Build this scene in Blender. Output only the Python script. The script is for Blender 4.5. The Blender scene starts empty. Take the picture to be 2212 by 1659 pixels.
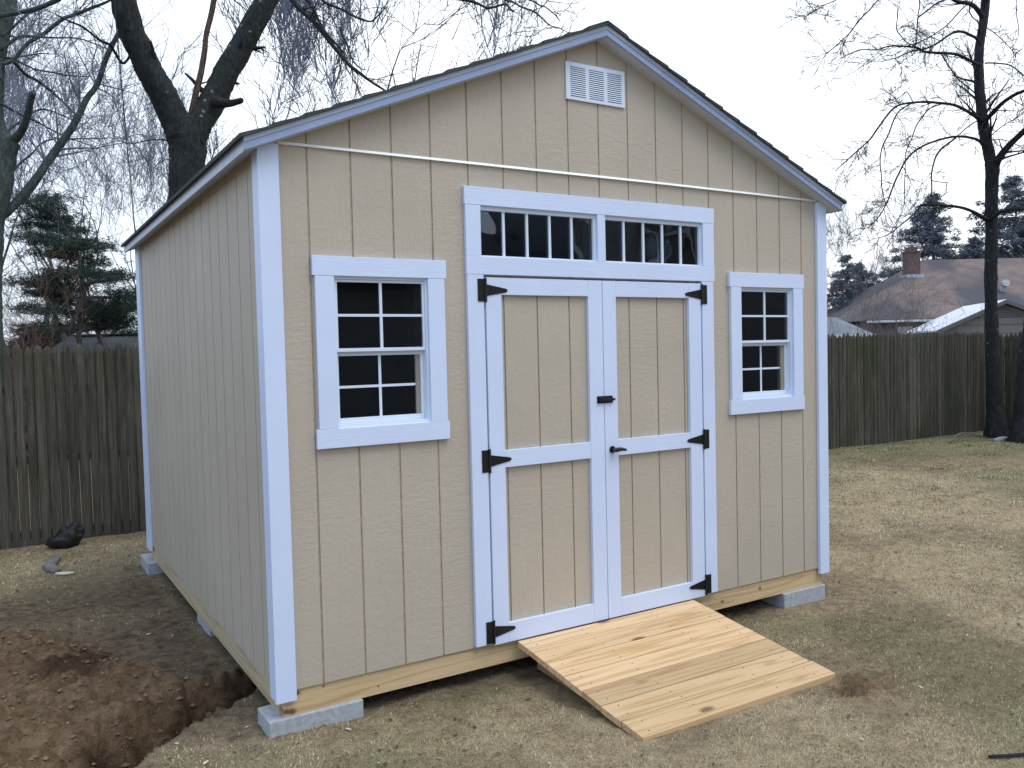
import bpy, math, random
import numpy as np
from mathutils import Vector, Matrix, noise as mnoise

random.seed(7)
RNG = np.random.default_rng(11)
sc = bpy.context.scene
col = sc.collection

# ------------------------------------------------------------------ camera
FPX, CX, CY = 1820.44, 1106.0, 829.5          # focal length and centre in 2212 px wide picture units
YAW, PIT, ROLL = 0.548998, -0.038867, -0.023919
CAM = Vector((-1.00909, -3.68172, 1.48576))
FW = Vector((math.sin(YAW)*math.cos(PIT), math.cos(YAW)*math.cos(PIT), math.sin(PIT)))
_r0 = Vector((math.cos(YAW), -math.sin(YAW), 0)); _u0 = _r0.cross(FW)
RT = _r0*math.cos(ROLL) + _u0*math.sin(ROLL)
UP = _u0*math.cos(ROLL) - _r0*math.sin(ROLL)
cam_d = bpy.data.cameras.new('camera'); cam = bpy.data.objects.new('camera', cam_d); col.objects.link(cam)
cam.matrix_world = Matrix(((RT.x, UP.x, -FW.x, CAM.x), (RT.y, UP.y, -FW.y, CAM.y), (RT.z, UP.z, -FW.z, CAM.z), (0, 0, 0, 1)))
cam_d.sensor_width = 36; cam_d.lens = FPX/2212*36; cam_d.clip_end = 2000; cam_d.clip_start = 0.05
sc.camera = cam

def at(X, Y, d):
    """world point at forward distance d seen at (X, Y)"""
    return CAM + (FW + RT*((X-CX)/FPX) - UP*((Y-CY)/FPX))*d
def plan(lat, dep, z=0.0):
    return Vector((CAM.x + math.cos(YAW)*lat + math.sin(YAW)*dep, CAM.y - math.sin(YAW)*lat + math.cos(YAW)*dep, z))

# ------------------------------------------------------------------ materials
def new_mat(name):
    m = bpy.data.materials.new(name); m.use_nodes = True
    nt = m.node_tree; nt.nodes.clear()
    out = nt.nodes.new('ShaderNodeOutputMaterial')
    b = nt.nodes.new('ShaderNodeBsdfPrincipled'); nt.links.new(b.outputs[0], out.inputs[0])
    return m, nt, b, out
def N(nt, t, **k):
    n = nt.nodes.new(t)
    for a, v in k.items():
        if a.startswith('i_'):
            key = a[2:]; key = int(key) if key.isdigit() else key.replace('_', ' ')
            n.inputs[key].default_value = v
        else: setattr(n, a, v)
    return n
def ramp(nt, src, stops):
    r = nt.nodes.new('ShaderNodeValToRGB'); e = r.color_ramp.elements
    while len(e) > 1: e.remove(e[-1])
    e[0].position = stops[0][0]; e[0].color = (*stops[0][1], 1)
    for p, c in stops[1:]:
        q = e.new(p); q.color = (*c, 1)
    nt.links.new(src, r.inputs[0]); return r
def coords(nt, scale=(1, 1, 1), rot=(0, 0, 0), kind='Object', loc=(0, 0, 0)):
    tc = nt.nodes.new('ShaderNodeTexCoord'); mp = nt.nodes.new('ShaderNodeMapping')
    mp.inputs['Scale'].default_value = scale; mp.inputs['Rotation'].default_value = rot; mp.inputs['Location'].default_value = loc
    nt.links.new(tc.outputs[kind], mp.inputs[0]); return mp.outputs[0]
def noise(nt, vec, scale, detail=4, rough=.55, dist=0):
    n = N(nt, 'ShaderNodeTexNoise'); n.inputs['Scale'].default_value = scale; n.inputs['Detail'].default_value = detail
    n.inputs['Roughness'].default_value = rough; n.inputs['Distortion'].default_value = dist
    nt.links.new(vec, n.inputs['Vector']); return n.outputs[0]
def bump(nt, b, h, strength=.3, dist=.01, prev=None):
    n = nt.nodes.new('ShaderNodeBump'); n.inputs['Strength'].default_value = strength; n.inputs['Distance'].default_value = dist
    nt.links.new(h, n.inputs['Height'])
    if prev is not None: nt.links.new(prev, n.inputs['Normal'])
    nt.links.new(n.outputs[0], b.inputs['Normal']); return n.outputs[0]
def mixc(nt, fac, a, b, mode='MIX'):
    m = nt.nodes.new('ShaderNodeMix'); m.data_type = 'RGBA'; m.blend_type = mode
    if isinstance(fac, (int, float)): m.inputs[0].default_value = fac
    else: nt.links.new(fac, m.inputs[0])
    for i, v in ((6, a), (7, b)):
        if isinstance(v, tuple): m.inputs[i].default_value = (*v, 1)
        else: nt.links.new(v, m.inputs[i])
    return m.outputs[2]
def simple(name, c, rough=.6, metal=0, var=.12, scale=8, bs=0, bsc=60, spec=.5, bd=.004):
    m, nt, b, o = new_mat(name); v = coords(nt)
    n = noise(nt, v, scale, 5)
    lo = tuple(x*(1-var) for x in c); hi = tuple(min(1, x*(1+var)) for x in c)
    r = ramp(nt, n, [(.3, lo), (.7, hi)]); nt.links.new(r.outputs[0], b.inputs['Base Color'])
    b.inputs['Roughness'].default_value = rough; b.inputs['Metallic'].default_value = metal
    b.inputs['Specular IOR Level'].default_value = spec
    if bs: bump(nt, b, noise(nt, v, bsc, 4), bs, bd)
    return m

def siding_mat(name, c, groove=False):
    m, nt, b, o = new_mat(name)
    v = coords(nt, (1, 1, 1))
    big = noise(nt, v, 1.3, 4)
    vs = coords(nt, (60, 60, 3.2)); grain = noise(nt, vs, 1.0, 6, .6, 1.2)
    vh = coords(nt, (10, 10, 55)); hgr = noise(nt, vh, 1.0, 4, .6, .6)
    lumps = noise(nt, coords(nt), 38, 3, .6, .8)
    c1 = ramp(nt, big, [(.3, tuple(x*.93 for x in c)), (.7, tuple(x*1.05 for x in c))]).outputs[0]
    c2 = mixc(nt, .07, c1, ramp(nt, grain, [(.35, tuple(x*.6 for x in c)), (.6, c)]).outputs[0])
    nt.links.new(c2, b.inputs['Base Color'])
    b.inputs['Roughness'].default_value = .62; b.inputs['Specular IOR Level'].default_value = .35
    sw = N(nt, 'ShaderNodeMix'); sw.inputs[0].default_value = .5
    mask = ramp(nt, noise(nt, coords(nt, loc=(3, 1, 2)), 2.2, 2), [(.42, (0, 0, 0)), (.58, (1, 1, 1))]).outputs[0]
    nt.links.new(mask, sw.inputs[0]); nt.links.new(grain, sw.inputs[2]); nt.links.new(hgr, sw.inputs[3])
    p = bump(nt, b, sw.outputs[0], .5, .0045)
    bump(nt, b, lumps, .6, .004, p)
    return m
SIDING = siding_mat('tan_siding', (.478, .420, .343))
GROOVE = simple('tan_groove', (.40, .315, .225), .8, var=.25, scale=20)

def trim_mat(name, axis=2, c=(.645, .745, .97)):
    m, nt, b, o = new_mat(name)
    s = [70, 70, 70]; s[axis] = 4
    g = noise(nt, coords(nt, tuple(s)), 1, 5, .6, 1.6)
    d = noise(nt, coords(nt), 3, 4)
    nt.links.new(ramp(nt, d, [(.3, tuple(x*.95 for x in c)), (.7, c)]).outputs[0], b.inputs['Base Color'])
    b.inputs['Roughness'].default_value = .45; bump(nt, b, g, .5, .0025)
    return m
TRIM_V = trim_mat('white_trim_upright', 2); TRIM_H = trim_mat('white_trim_level', 0)
VINYL = simple('white_vinyl', (.68, .77, .90), .35, var=.03)
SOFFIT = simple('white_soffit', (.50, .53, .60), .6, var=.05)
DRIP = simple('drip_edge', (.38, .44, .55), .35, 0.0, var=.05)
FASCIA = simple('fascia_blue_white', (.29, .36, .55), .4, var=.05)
FLASH = simple('bright_flashing', (.92, .96, 1.0), .3, .0, var=.05)
BLACKM = simple('black_iron', (.012, .013, .016), .38, .3, var=.2, bs=.2, bsc=200, bd=.001)
DARKIN = simple('dark_interior', (.05, .045, .04), .8)
STUD = simple('stud_wood', (.26, .245, .20), .7)
CONC = simple('concrete_block', (.36, .39, .42), .9, var=.18, scale=40, bs=.6, bsc=160, bd=.004)
BAG = simple('black_plastic', (.006, .007, .009), .6, var=.3, bs=.8, bsc=18, bd=.03)

def wood_mat(name, c, axis=0, dark=.5, knots=True, rnd=True, spots=()):
    m, nt, b, o = new_mat(name)
    s = [22, 22, 22]; s[axis] = 1.1
    if rnd:
        tc = nt.nodes.new('ShaderNodeTexCoord'); oi = nt.nodes.new('ShaderNodeObjectInfo')
        off = N(nt, 'ShaderNodeVectorMath', operation='SCALE'); off.inputs[0].default_value = (13, 17, 9)
        nt.links.new(oi.outputs['Random'], off.inputs['Scale'])
        add = N(nt, 'ShaderNodeVectorMath', operation='ADD'); nt.links.new(tc.outputs['Object'], add.inputs[0]); nt.links.new(off.outputs[0], add.inputs[1])
        base = add.outputs[0]
    else: base = coords(nt)
    mp = nt.nodes.new('ShaderNodeMapping'); mp.inputs['Scale'].default_value = s; nt.links.new(base, mp.inputs[0])
    # swirling grain: wave bands warped by slow noise
    nz = N(nt, 'ShaderNodeTexNoise'); nz.inputs['Scale'].default_value = .45; nz.inputs['Detail'].default_value = 2; nt.links.new(mp.outputs[0], nz.inputs['Vector'])
    mul = N(nt, 'ShaderNodeMath', operation='MULTIPLY'); mul.inputs[1].default_value = 42; nt.links.new(nz.outputs[0], mul.inputs[0])
    sn = N(nt, 'ShaderNodeMath', operation='SINE'); nt.links.new(mul.outputs[0], sn.inputs[0])
    g = ramp(nt, sn.outputs[0], [(.0, tuple(min(1,x*1.06) for x in c)), (.45, tuple(x*.95 for x in c)), (.8, (c[0]*.80, c[1]*.68, c[2]*.55)), (1, (c[0]*.55, c[1]*dark*.85, c[2]*dark*.6))]).outputs[0]
    fine = noise(nt, mp.outputs[0], 3.5, 5, .65)
    g = mixc(nt, .38, g, ramp(nt, fine, [(.3, (c[0]*.62, c[1]*.55, c[2]*.45)), (.62, tuple(min(1, x*1.1) for x in c))]).outputs[0])
    tone = noise(nt, base, 1.1, 2)
    g = mixc(nt, .3, g, ramp(nt, tone, [(.3, (c[0]*.85, c[1]*.78, c[2]*.6)), (.7, (min(1, c[0]*1.12), min(1, c[1]*1.12), min(1, c[2]*1.2)))]).outputs[0])
    if knots:
        s2 = [9, 9, 9]; s2[axis] = 3.6
        mk = nt.nodes.new('ShaderNodeMapping'); mk.inputs['Scale'].default_value = s2; nt.links.new(base, mk.inputs[0])
        vo = N(nt, 'ShaderNodeTexVoronoi'); vo.inputs['Scale'].default_value = .8; nt.links.new(mk.outputs[0], vo.inputs['Vector'])
        k = ramp(nt, vo.outputs['Distance'], [(.0, (1, 1, 1)), (.10, (.75, .75, .75)), (.17, (0, 0, 0))]).outputs[0]
        sel = ramp(nt, vo.outputs['Color'], [(.50, (0, 0, 0)), (.55, (1, 1, 1))]).outputs[0]
        f = N(nt, 'ShaderNodeMath', operation='MULTIPLY'); nt.links.new(k, f.inputs[0]); nt.links.new(sel, f.inputs[1])
        g = mixc(nt, f.outputs[0], g, (.13, .06, .035))
    for kx, ky, kz, kr in spots:
        sc2 = N(nt, 'ShaderNodeVectorMath', operation='SUBTRACT'); sc2.inputs[1].default_value = (kx, ky, kz); nt.links.new(base, sc2.inputs[0])
        sq = N(nt, 'ShaderNodeVectorMath', operation='MULTIPLY'); sq.inputs[1].default_value = (.75 if axis == 0 else 0, .75 if axis == 1 else 0, 1); nt.links.new(sc2.outputs[0], sq.inputs[0])
        ln_ = N(nt, 'ShaderNodeVectorMath', operation='LENGTH'); nt.links.new(sq.outputs[0], ln_.inputs[0])
        kf = N(nt, 'ShaderNodeMapRange'); kf.inputs[1].default_value = kr*.5; kf.inputs[2].default_value = kr*1.3; kf.inputs[3].default_value = .9; kf.inputs[4].default_value = 0
        nt.links.new(ln_.outputs['Value'], kf.inputs[0]); g = mixc(nt, kf.outputs[0], g, (.12, .05, .03))
    if rnd:
        hv = N(nt, 'ShaderNodeHueSaturation'); nt.links.new(g, hv.inputs['Color'])
        mr = N(nt, 'ShaderNodeMapRange'); mr.inputs[3].default_value = .76; mr.inputs[4].default_value = 1.12
        nt.links.new(oi.outputs['Random'], mr.inputs[0]); nt.links.new(mr.outputs[0], hv.inputs['Value']); g = hv.outputs[0]
    nt.links.new(g, b.inputs['Base Color']); b.inputs['Roughness'].default_value = .6
    bump(nt, b, fine, .25, .002)
    return m
RAMPW = wood_mat('new_pine_boards', (.66, .470, .265))
RIM_X = wood_mat('treated_rim_across', (.60, .455, .265), 0, rnd=False, knots=False, spots=[(.085, 0, .178, .010), (.032, 0, .105, .012), (.058, 0, .10, .015), (.205, 0, .182, .006), (.47, 0, .12, .005), (2.72, 0, .125, .010), (3.05, 0, .152, .011), (1.0, 0, .17, .004)])
RIM_Y = wood_mat('treated_rim_side', (.52, .44, .29), 1, rnd=False)
JOINT = simple('raw_wood_dark', (.28, .2, .12), .8)

def glass_mat(name='window_glass', wave=.10):
    m = bpy.data.materials.new(name); m.use_nodes = True; nt = m.node_tree; nt.nodes.clear()
    o = nt.nodes.new('ShaderNodeOutputMaterial'); mx = nt.nodes.new('ShaderNodeMixShader')
    t = nt.nodes.new('ShaderNodeBsdfTransparent'); t.inputs[0].default_value = (.48, .53, .57, 1)
    g = nt.nodes.new('ShaderNodeBsdfGlossy'); g.inputs['Roughness'].default_value = .0; g.inputs[0].default_value = (.95, .97, 1, 1)
    fr = nt.nodes.new('ShaderNodeFresnel'); fr.inputs[0].default_value = 1.5
    mu = N(nt, 'ShaderNodeMath', operation='MULTIPLY'); mu.inputs[1].default_value = 1.7; nt.links.new(fr.outputs[0], mu.inputs[0]); mu.use_clamp = True
    n = noise(nt, coords(nt), 3.5, 1, .4)
    bp = nt.nodes.new('ShaderNodeBump'); bp.inputs['Strength'].default_value = wave; bp.inputs['Distance'].default_value = .012
    nt.links.new(n, bp.inputs['Height']); nt.links.new(bp.outputs[0], g.inputs['Normal'])
    nt.links.new(mu.outputs[0], mx.inputs[0]); nt.links.new(t.outputs[0], mx.inputs[1]); nt.links.new(g.outputs[0], mx.inputs[2]); nt.links.new(mx.outputs[0], o.inputs[0])
    return m
GLASS = glass_mat(); GLASS_W = glass_mat('wavy_transom_glass', .4)

def bark_mat(name, c, s=1.0, lichen=0.0):
    m, nt, b, o = new_mat(name)
    v = coords(nt, (1, 1, .35)); n1 = noise(nt, v, 30*s, 6, .7, .8)
    n2 = noise(nt, coords(nt), 5*s, 3)
    cc = ramp(nt, n1, [(.32, tuple(x*.35 for x in c)), (.5, c), (.72, tuple(min(1, x*2.8) for x in c))]).outputs[0]
    cc = mixc(nt, .4, cc, ramp(nt, n2, [(.35, (c[0]*.7, c[1]*.85, c[2]*.7)), (.65, tuple(x*1.25 for x in c))]).outputs[0])
    if lichen:
        vo = N(nt, 'ShaderNodeTexVoronoi'); vo.inputs['Scale'].default_value = 9; nt.links.new(coords(nt), vo.inputs['Vector'])
        k = ramp(nt, vo.outputs['Distance'], [(.16, (lichen,)*3), (.24, (0, 0, 0))]).outputs[0]
        sel = ramp(nt, vo.outputs['Color'], [(.66, (0, 0, 0)), (.7, (1, 1, 1))]).outputs[0]
        f = N(nt, 'ShaderNodeMath', operation='MULTIPLY'); nt.links.new(k, f.inputs[0]); nt.links.new(sel, f.inputs[1])
        cc = mixc(nt, f.outputs[0], cc, (.22, .26, .22))
    nt.links.new(cc, b.inputs['Base Color']); b.inputs['Roughness'].default_value = .9; b.inputs['Specular IOR Level'].default_value = .15
    bump(nt, b, n1, 1.0, .03)
    return m
BARK = bark_mat('dark_furrowed_bark', (.028, .031, .032), lichen=.7)
BARK_R = bark_mat('black_bark', (.027, .029, .033), lichen=.4)
BARK_L = bark_mat('grey_green_bark', (.058, .072, .070), .8)
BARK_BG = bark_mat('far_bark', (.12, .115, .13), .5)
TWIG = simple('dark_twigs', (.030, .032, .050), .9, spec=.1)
TWIG_BG = simple('grey_violet_twigs', (.20, .225, .29), .9, spec=.1)  # paled and blued: sky glare over thin twigs is put into the colour
TWIG_SH = simple('brush_twigs', (.15, .125, .12), .9, spec=.1)
TWIG_RD = simple('reddish_brush', (.16, .10, .085), .9, spec=.1)
STEM_RD = bark_mat('reddish_stem', (.085, .06, .055))

def leaf_mat(name, c):
    m, nt, b, o = new_mat(name)
    a = N(nt, 'ShaderNodeAttribute', attribute_name='tone')
    nt.links.new(ramp(nt, a.outputs['Fac'], [(0, tuple(x*.45 for x in c)), (.5, c), (1, tuple(x*1.8 for x in c))]).outputs[0], b.inputs['Base Color'])
    b.inputs['Roughness'].default_value = .7; b.inputs['Specular IOR Level'].default_value = .2
    return m
PINE = leaf_mat('pine_needles', (.030, .052, .043))
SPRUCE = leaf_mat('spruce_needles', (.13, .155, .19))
SPRUCE2 = leaf_mat('yew_needles', (.036, .048, .042))

def fence_mat():
    m, nt, b, o = new_mat('weathered_fence_wood')
    a = N(nt, 'ShaderNodeAttribute', attribute_name='tone')
    base = ramp(nt, a.outputs['Fac'], [(0, (.038, .037, .031)), (.5, (.075, .072, .060)), (.85, (.12, .113, .092)), (1, (.17, .16, .13))]).outputs[0]
    st = noise(nt, coords(nt, (40, 40, 2.2)), 1, 6, .65, .6)
    cc = mixc(nt, .55, base, ramp(nt, st, [(.3, (.020, .019, .016)), (.52, (.085, .080, .064)), (.75, (.20, .19, .155))]).outputs[0])
    moss = ramp(nt, noise(nt, coords(nt, (1, 1, .6)), 1.6, 4, .6), [(.5, (0, 0, 0)), (.68, (.55,)*3)]).outputs[0]
    cc = mixc(nt, moss, cc, (.040, .050, .022))
    nt.links.new(cc, b.inputs['Base Color']); b.inputs['Roughness'].default_value = .9; b.inputs['Specular IOR Level'].default_value = .12
    bump(nt, b, st, .7, .006)
    return m
FENCE = fence_mat()

def shingle_mat(name, c, sc_=1.0, blotch=None):
    m, nt, b, o = new_mat(name)
    v = coords(nt)
    n = noise(nt, v, 55*sc_, 4, .7); n2 = noise(nt, coords(nt, (2.2, 2.2, 7)), 1.6*sc_, 3)
    cc = ramp(nt, n, [(.3, tuple(x*.5 for x in c)), (.6, tuple(x*1.2 for x in c))]).outputs[0]
    cc = mixc(nt, .5, cc, ramp(nt, n2, [(.35, tuple(x*.75 for x in c)), (.65, tuple(x*1.3 for x in c))]).outputs[0])
    if blotch:
        k = ramp(nt, noise(nt, coords(nt, (1, .6, 1)), .30, 3, .5), [(.42, (0, 0, 0)), (.52, (.95,)*3)]).outputs[0]
        cc = mixc(nt, k, cc, blotch)
    nt.links.new(cc, b.inputs['Base Color']); b.inputs['Roughness'].default_value = .95; bump(nt, b, n, .8, .006)
    return m
SHINGLE = shingle_mat('charcoal_shingles', (.050, .056, .058))
ROOF_BROWN = shingle_mat('brown_roof_shingles', (.165, .13, .12), .25, (.066, .066, .080))
ROOF_GREY = shingle_mat('grey_roof_shingles', (.16, .18, .21), .4)
ROOF_DARK = shingle_mat('old_dark_shingles', (.052, .058, .066), .5)
METALROOF = simple('pale_sheet_roof', (.62, .66, .76), .45, .1, var=.1, scale=2)
BRICK = simple('chimney_brick', (.115, .080, .075), .9, var=.3, scale=6)
WALL_TAUPE = simple('taupe_clapboard', (.21, .20, .185), .8, var=.08, scale=2)
WALL_OLIVE = simple('olive_clapboard', (.22, .23, .185), .8, var=.12, scale=2)
WALL_GREY = simple('grey_wall', (.12, .125, .14), .8)
ORANGE = simple('orange_door_paint', (.42, .16, .06), .6, var=.3, scale=4)
WHITEP = simple('white_paint', (.6, .64, .7), .5)
CABLE = simple('grey_cable', (.10, .11, .14), .6)

def lap_mat():
    m, nt, b, o = new_mat('grey_lap_siding')
    tc = nt.nodes.new('ShaderNodeTexCoord'); sp = nt.nodes.new('ShaderNodeSeparateXYZ'); nt.links.new(tc.outputs['Object'], sp.inputs[0])
    mu = N(nt, 'ShaderNodeMath', operation='MULTIPLY'); mu.inputs[1].default_value = 8; nt.links.new(sp.outputs[2], mu.inputs[0])
    fr = N(nt, 'ShaderNodeMath', operation='FRACT'); nt.links.new(mu.outputs[0], fr.inputs[0])
    nt.links.new(ramp(nt, fr.outputs[0], [(0, (.10, .105, .12)), (.12, (.13, .14, .155)), (1, (.15, .16, .175))]).outputs[0], b.inputs['Base Color'])
    return m
LAP = lap_mat()

# ------------------------------------------------------------------ mesh helpers
class MB:
    def __init__(s): s.v = []; s.f = []; s.m = []; s.t = []; s.mi = 0; s.tone = 0.5
    def add(s, vs, fs):
        o = len(s.v); s.v.extend([tuple(p) for p in vs]); s.t.extend([s.tone]*len(vs))
        for f in fs: s.f.append([i+o for i in f]); s.m.append(s.mi)
    def box(s, x0, x1, y0, y1, z0, z1):
        s.hexa([(x0, y0, z0), (x1, y0, z0), (x1, y1, z0), (x0, y1, z0), (x0, y0, z1), (x1, y0, z1), (x1, y1, z1), (x0, y1, z1)])
    def hexa(s, p): s.add(p, [(0, 3, 2, 1), (4, 5, 6, 7), (0, 1, 5, 4), (1, 2, 6, 5), (2, 3, 7, 6), (3, 0, 4, 7)])
    def prism(s, poly, y0, y1):
        """poly of (x,z) counter-clockwise seen from -y, extruded y0..y1"""
        n = len(poly); vs = [(x, y0, z) for x, z in poly] + [(x, y1, z) for x, z in poly]
        s.add(vs, [tuple(range(n)), tuple(range(2*n-1, n-1, -1))] + [(i, i+n, (i+1) % n+n, (i+1) % n) for i in range(n)])
    def cyl(s, a, b, r0, r1, n=10, caps=True):
        a = Vector(a); b = Vector(b); d = (b-a).normalized()
        u = d.orthogonal().normalized(); w = d.cross(u)
        vs = []
        for p, r in ((a, r0), (b, r1)):
            for i in range(n):
                t = 2*math.pi*i/n; vs.append(p + (u*math.cos(t)+w*math.sin(t))*r)
        fs = [(i, (i+1) % n, n+(i+1) % n, n+i) for i in range(n)]
        if caps: fs += [tuple(range(n-1, -1, -1)), tuple(range(n, 2*n))]
        s.add(vs, fs)
    def tube(s, pts, rad, n=8, wob=0.0, caps=True):
        pts = [Vector(p) for p in pts]; vs = []; u = None
        for i, p in enumerate(pts):
            d = (pts[min(i+1, len(pts)-1)] - pts[max(i-1, 0)]).normalized()
            if u is None: u = d.orthogonal().normalized()
            u = (u - d*u.dot(d)).normalized(); w = d.cross(u)
            for k in range(n):
                t = 2*math.pi*k/n; r = rad[i]
                if wob:
                    q = p*3.1 + Vector((math.cos(t), math.sin(t), 0))*1.3
                    r *= 1 + wob*mnoise.noise(q) + wob*.5*mnoise.noise(q*4.3) + wob*.45*mnoise.noise(q*Vector((9, 9, 5)))
                vs.append(p + (u*math.cos(t) + w*math.sin(t))*r)
        m = len(pts); fs = []
        for i in range(m-1):
            for k in range(n):
                fs.append((i*n+k, i*n+(k+1) % n, (i+1)*n+(k+1) % n, (i+1)*n+k))
        if caps: fs += [tuple(range(n-1, -1, -1)), tuple(range((m-1)*n, m*n))]
        s.add(vs, fs)
    def build(s, name, mats, parent=None, smooth=False, tone=False, bevel=0):
        me = bpy.data.meshes.new(name); me.from_pydata(s.v, [], s.f)
        if not isinstance(mats, (list, tuple)): mats = [mats]
        for m in mats: me.materials.append(m)
        if len(mats) > 1: me.polygons.foreach_set('material_index', s.m)
        if smooth: me.polygons.foreach_set('use_smooth', [True]*len(s.f))
        if tone:
            a = me.attributes.new('tone', 'FLOAT', 'POINT'); a.data.foreach_set('value', s.t)
        me.update()
        o = bpy.data.objects.new(name, me); col.objects.link(o)
        if parent is not None: o.parent = parent
        if bevel:
            bv = o.modifiers.new('bevel', 'BEVEL'); bv.width = bevel; bv.segments = 2; bv.limit_method = 'ANGLE'
        return o
def empty(name, loc=(0, 0, 0)):
    o = bpy.data.objects.new(name, None); col.objects.link(o); o.location = loc; return o
def tag(o, label=None, cat=None, group=None, kind=None):
    if label: o['label'] = label
    if cat: o['category'] = cat
    if group: o['group'] = group
    if kind: o['kind'] = kind
    return o
def np_mesh(name, V, F, mat, parent=None, tone=None):
    me = bpy.data.meshes.new(name); k = F.shape[1]
    me.vertices.add(len(V)); me.vertices.foreach_set('co', V.astype(np.float32).ravel())
    me.loops.add(F.size); me.loops.foreach_set('vertex_index', F.astype(np.int32).ravel())
    me.polygons.add(len(F)); me.polygons.foreach_set('loop_start', np.arange(0, F.size, k, dtype=np.int32))
    me.update(calc_edges=True)
    if tone is not None:
        a = me.attributes.new('tone', 'FLOAT', 'POINT'); a.data.foreach_set('value', tone.astype(np.float32))
    me.materials.append(mat)
    o = bpy.data.objects.new(name, me); col.objects.link(o)
    if parent is not None: o.parent = parent
    return o

# value noise on numpy arrays
_T = RNG.random((256, 256))
def vnoise(x, y, s):
    x = x*s+100; y = y*s+100
    xi = np.floor(x).astype(int); yi = np.floor(y).astype(int); fx = x-xi; fy = y-yi
    fx = fx*fx*(3-2*fx); fy = fy*fy*(3-2*fy)
    g = lambda a, b: _T[a % 256, b % 256]
    return (g(xi, yi)*(1-fx)+g(xi+1, yi)*fx)*(1-fy) + (g(xi, yi+1)*(1-fx)+g(xi+1, yi+1)*fx)*fy - .5
def fbm(x, y, s, o=4):
    r = 0; a = 1.0
    for i in range(o): r = r + a*vnoise(x+i*17.3, y-i*9.1, s); s *= 2.1; a *= .5
    return r
def sstep(a, b, x):
    t = np.clip((x-a)/(b-a), 0, 1); return t*t*(3-2*t)

# ------------------------------------------------------------------ ground
PITC = np.array([(.03, .84), (-.05, .75), (-.22, .62), (-.38, .53), (-.55, .41), (-.68, .25), (-.88, -.02), (-1.15, -.38), (-1.6, -.9)])
def seg_sd(x, y, P):
    """signed distance to polyline (positive to the right hand / near side) and param"""
    best = np.full(x.shape, 1e9); sd = np.zeros(x.shape); par = np.zeros(x.shape)
    for i in range(len(P)-1):
        a = P[i]; d = P[i+1]-a; L2 = (d*d).sum()
        t = np.clip(((x-a[0])*d[0]+(y-a[1])*d[1])/L2, 0, 1)
        dx = x-(a[0]+t*d[0]); dy = y-(a[1]+t*d[1]); r = np.hypot(dx, dy)
        cr = d[0]*dy-d[1]*dx; m = r < best
        best = np.where(m, r, best); sd = np.where(m, np.sign(cr)*r, sd); par = np.where(m, i+t, par)
    return sd, par
def dirt_mask(x, y):
    w = fbm(x, y, 3.0, 3)*.22 + fbm(x, y, 14, 2)*.06
    sd, par = seg_sd(x, y, PITC)
    edge = np.interp(y, [-1.5, .2, .85, 1.05, 1.5, 2.0, 2.3, 2.6], [-1.1, -.75, .02, -.33, -.5, -.68, -.85, -1.6])
    left = sstep(.05, -.05, x-edge+w)*sstep(2.55, 2.3, y+w)*sstep(-2.2, -1.6, y)
    pit = sstep(.20, .15, np.abs(sd)+w*.15)
    rp = sstep(.24, .10, np.hypot((x-2.50)*.8, (y+1.12)*1.4)+w*.6)*.8
    return np.clip(np.maximum(np.maximum(left, pit), rp), 0, 1)
def pit_shade_patch_mask(x, y):  # trench shade painted as darker soil, plus one dark patch by the mound
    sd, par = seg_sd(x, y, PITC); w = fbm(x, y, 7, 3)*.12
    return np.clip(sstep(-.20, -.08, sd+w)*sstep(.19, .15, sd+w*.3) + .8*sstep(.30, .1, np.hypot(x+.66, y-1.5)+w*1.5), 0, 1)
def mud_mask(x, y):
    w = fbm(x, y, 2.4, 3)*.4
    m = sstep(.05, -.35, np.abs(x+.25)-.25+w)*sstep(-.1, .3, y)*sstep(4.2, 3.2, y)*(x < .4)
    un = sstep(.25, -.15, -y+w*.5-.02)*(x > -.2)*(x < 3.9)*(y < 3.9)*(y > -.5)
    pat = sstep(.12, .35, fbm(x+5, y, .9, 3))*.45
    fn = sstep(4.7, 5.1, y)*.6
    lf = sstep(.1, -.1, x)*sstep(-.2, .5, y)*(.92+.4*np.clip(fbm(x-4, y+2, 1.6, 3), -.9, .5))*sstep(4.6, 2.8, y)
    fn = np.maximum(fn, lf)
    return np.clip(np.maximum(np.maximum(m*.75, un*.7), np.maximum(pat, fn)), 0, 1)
def green_mask(x, y):
    g = sstep(.05, .5, fbm(x*1.0+3, y*1.0-7, .8, 4)+.08)*.7
    blob = np.exp(-(((x+1.1)/.8)**2+((y-3.2)/.6)**2))*.5
    fl = sstep(2.7, 4.4, y+fbm(x, y, 1.1, 3)*1.5)*(x > 4)*.85
    return np.clip(g+blob+fl, 0, 1)
def gheight(x, y):
    x = np.asarray(x, float); y = np.asarray(y, float)
    z = -.205 + fbm(x, y, .7, 3)*.025 + fbm(x, y, 5, 3)*.012
    z = z + .045*sstep(.25, .95, -y)*sstep(-.2, .8, x)
    near = np.exp(-((x-0)**2+(y-2)**2)/40)
    z = z + fbm(x, y, 22, 3)*.010*near
    z = z + sstep(6, 14, x)*.03
    d = dirt_mask(x, y)
    z = z + d*(fbm(x, y, 8, 4)*.075 + fbm(x+3, y, 26, 3)*.045)
    mound = np.exp(-(((x+1.15)/.45)**2+((y-1.75)/.6)**2))*.11; z = z + mound
    sd, par = seg_sd(x, y, PITC)
    sdw = sd + fbm(x, y, 11, 3)*.05
    depth = .12 + .26*sstep(0, .8, par)
    prof = sstep(-.25, -.02, sdw)*sstep(.165, .135, sdw)
    z = z - depth*prof*(par < 7.9)
    return z
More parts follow.
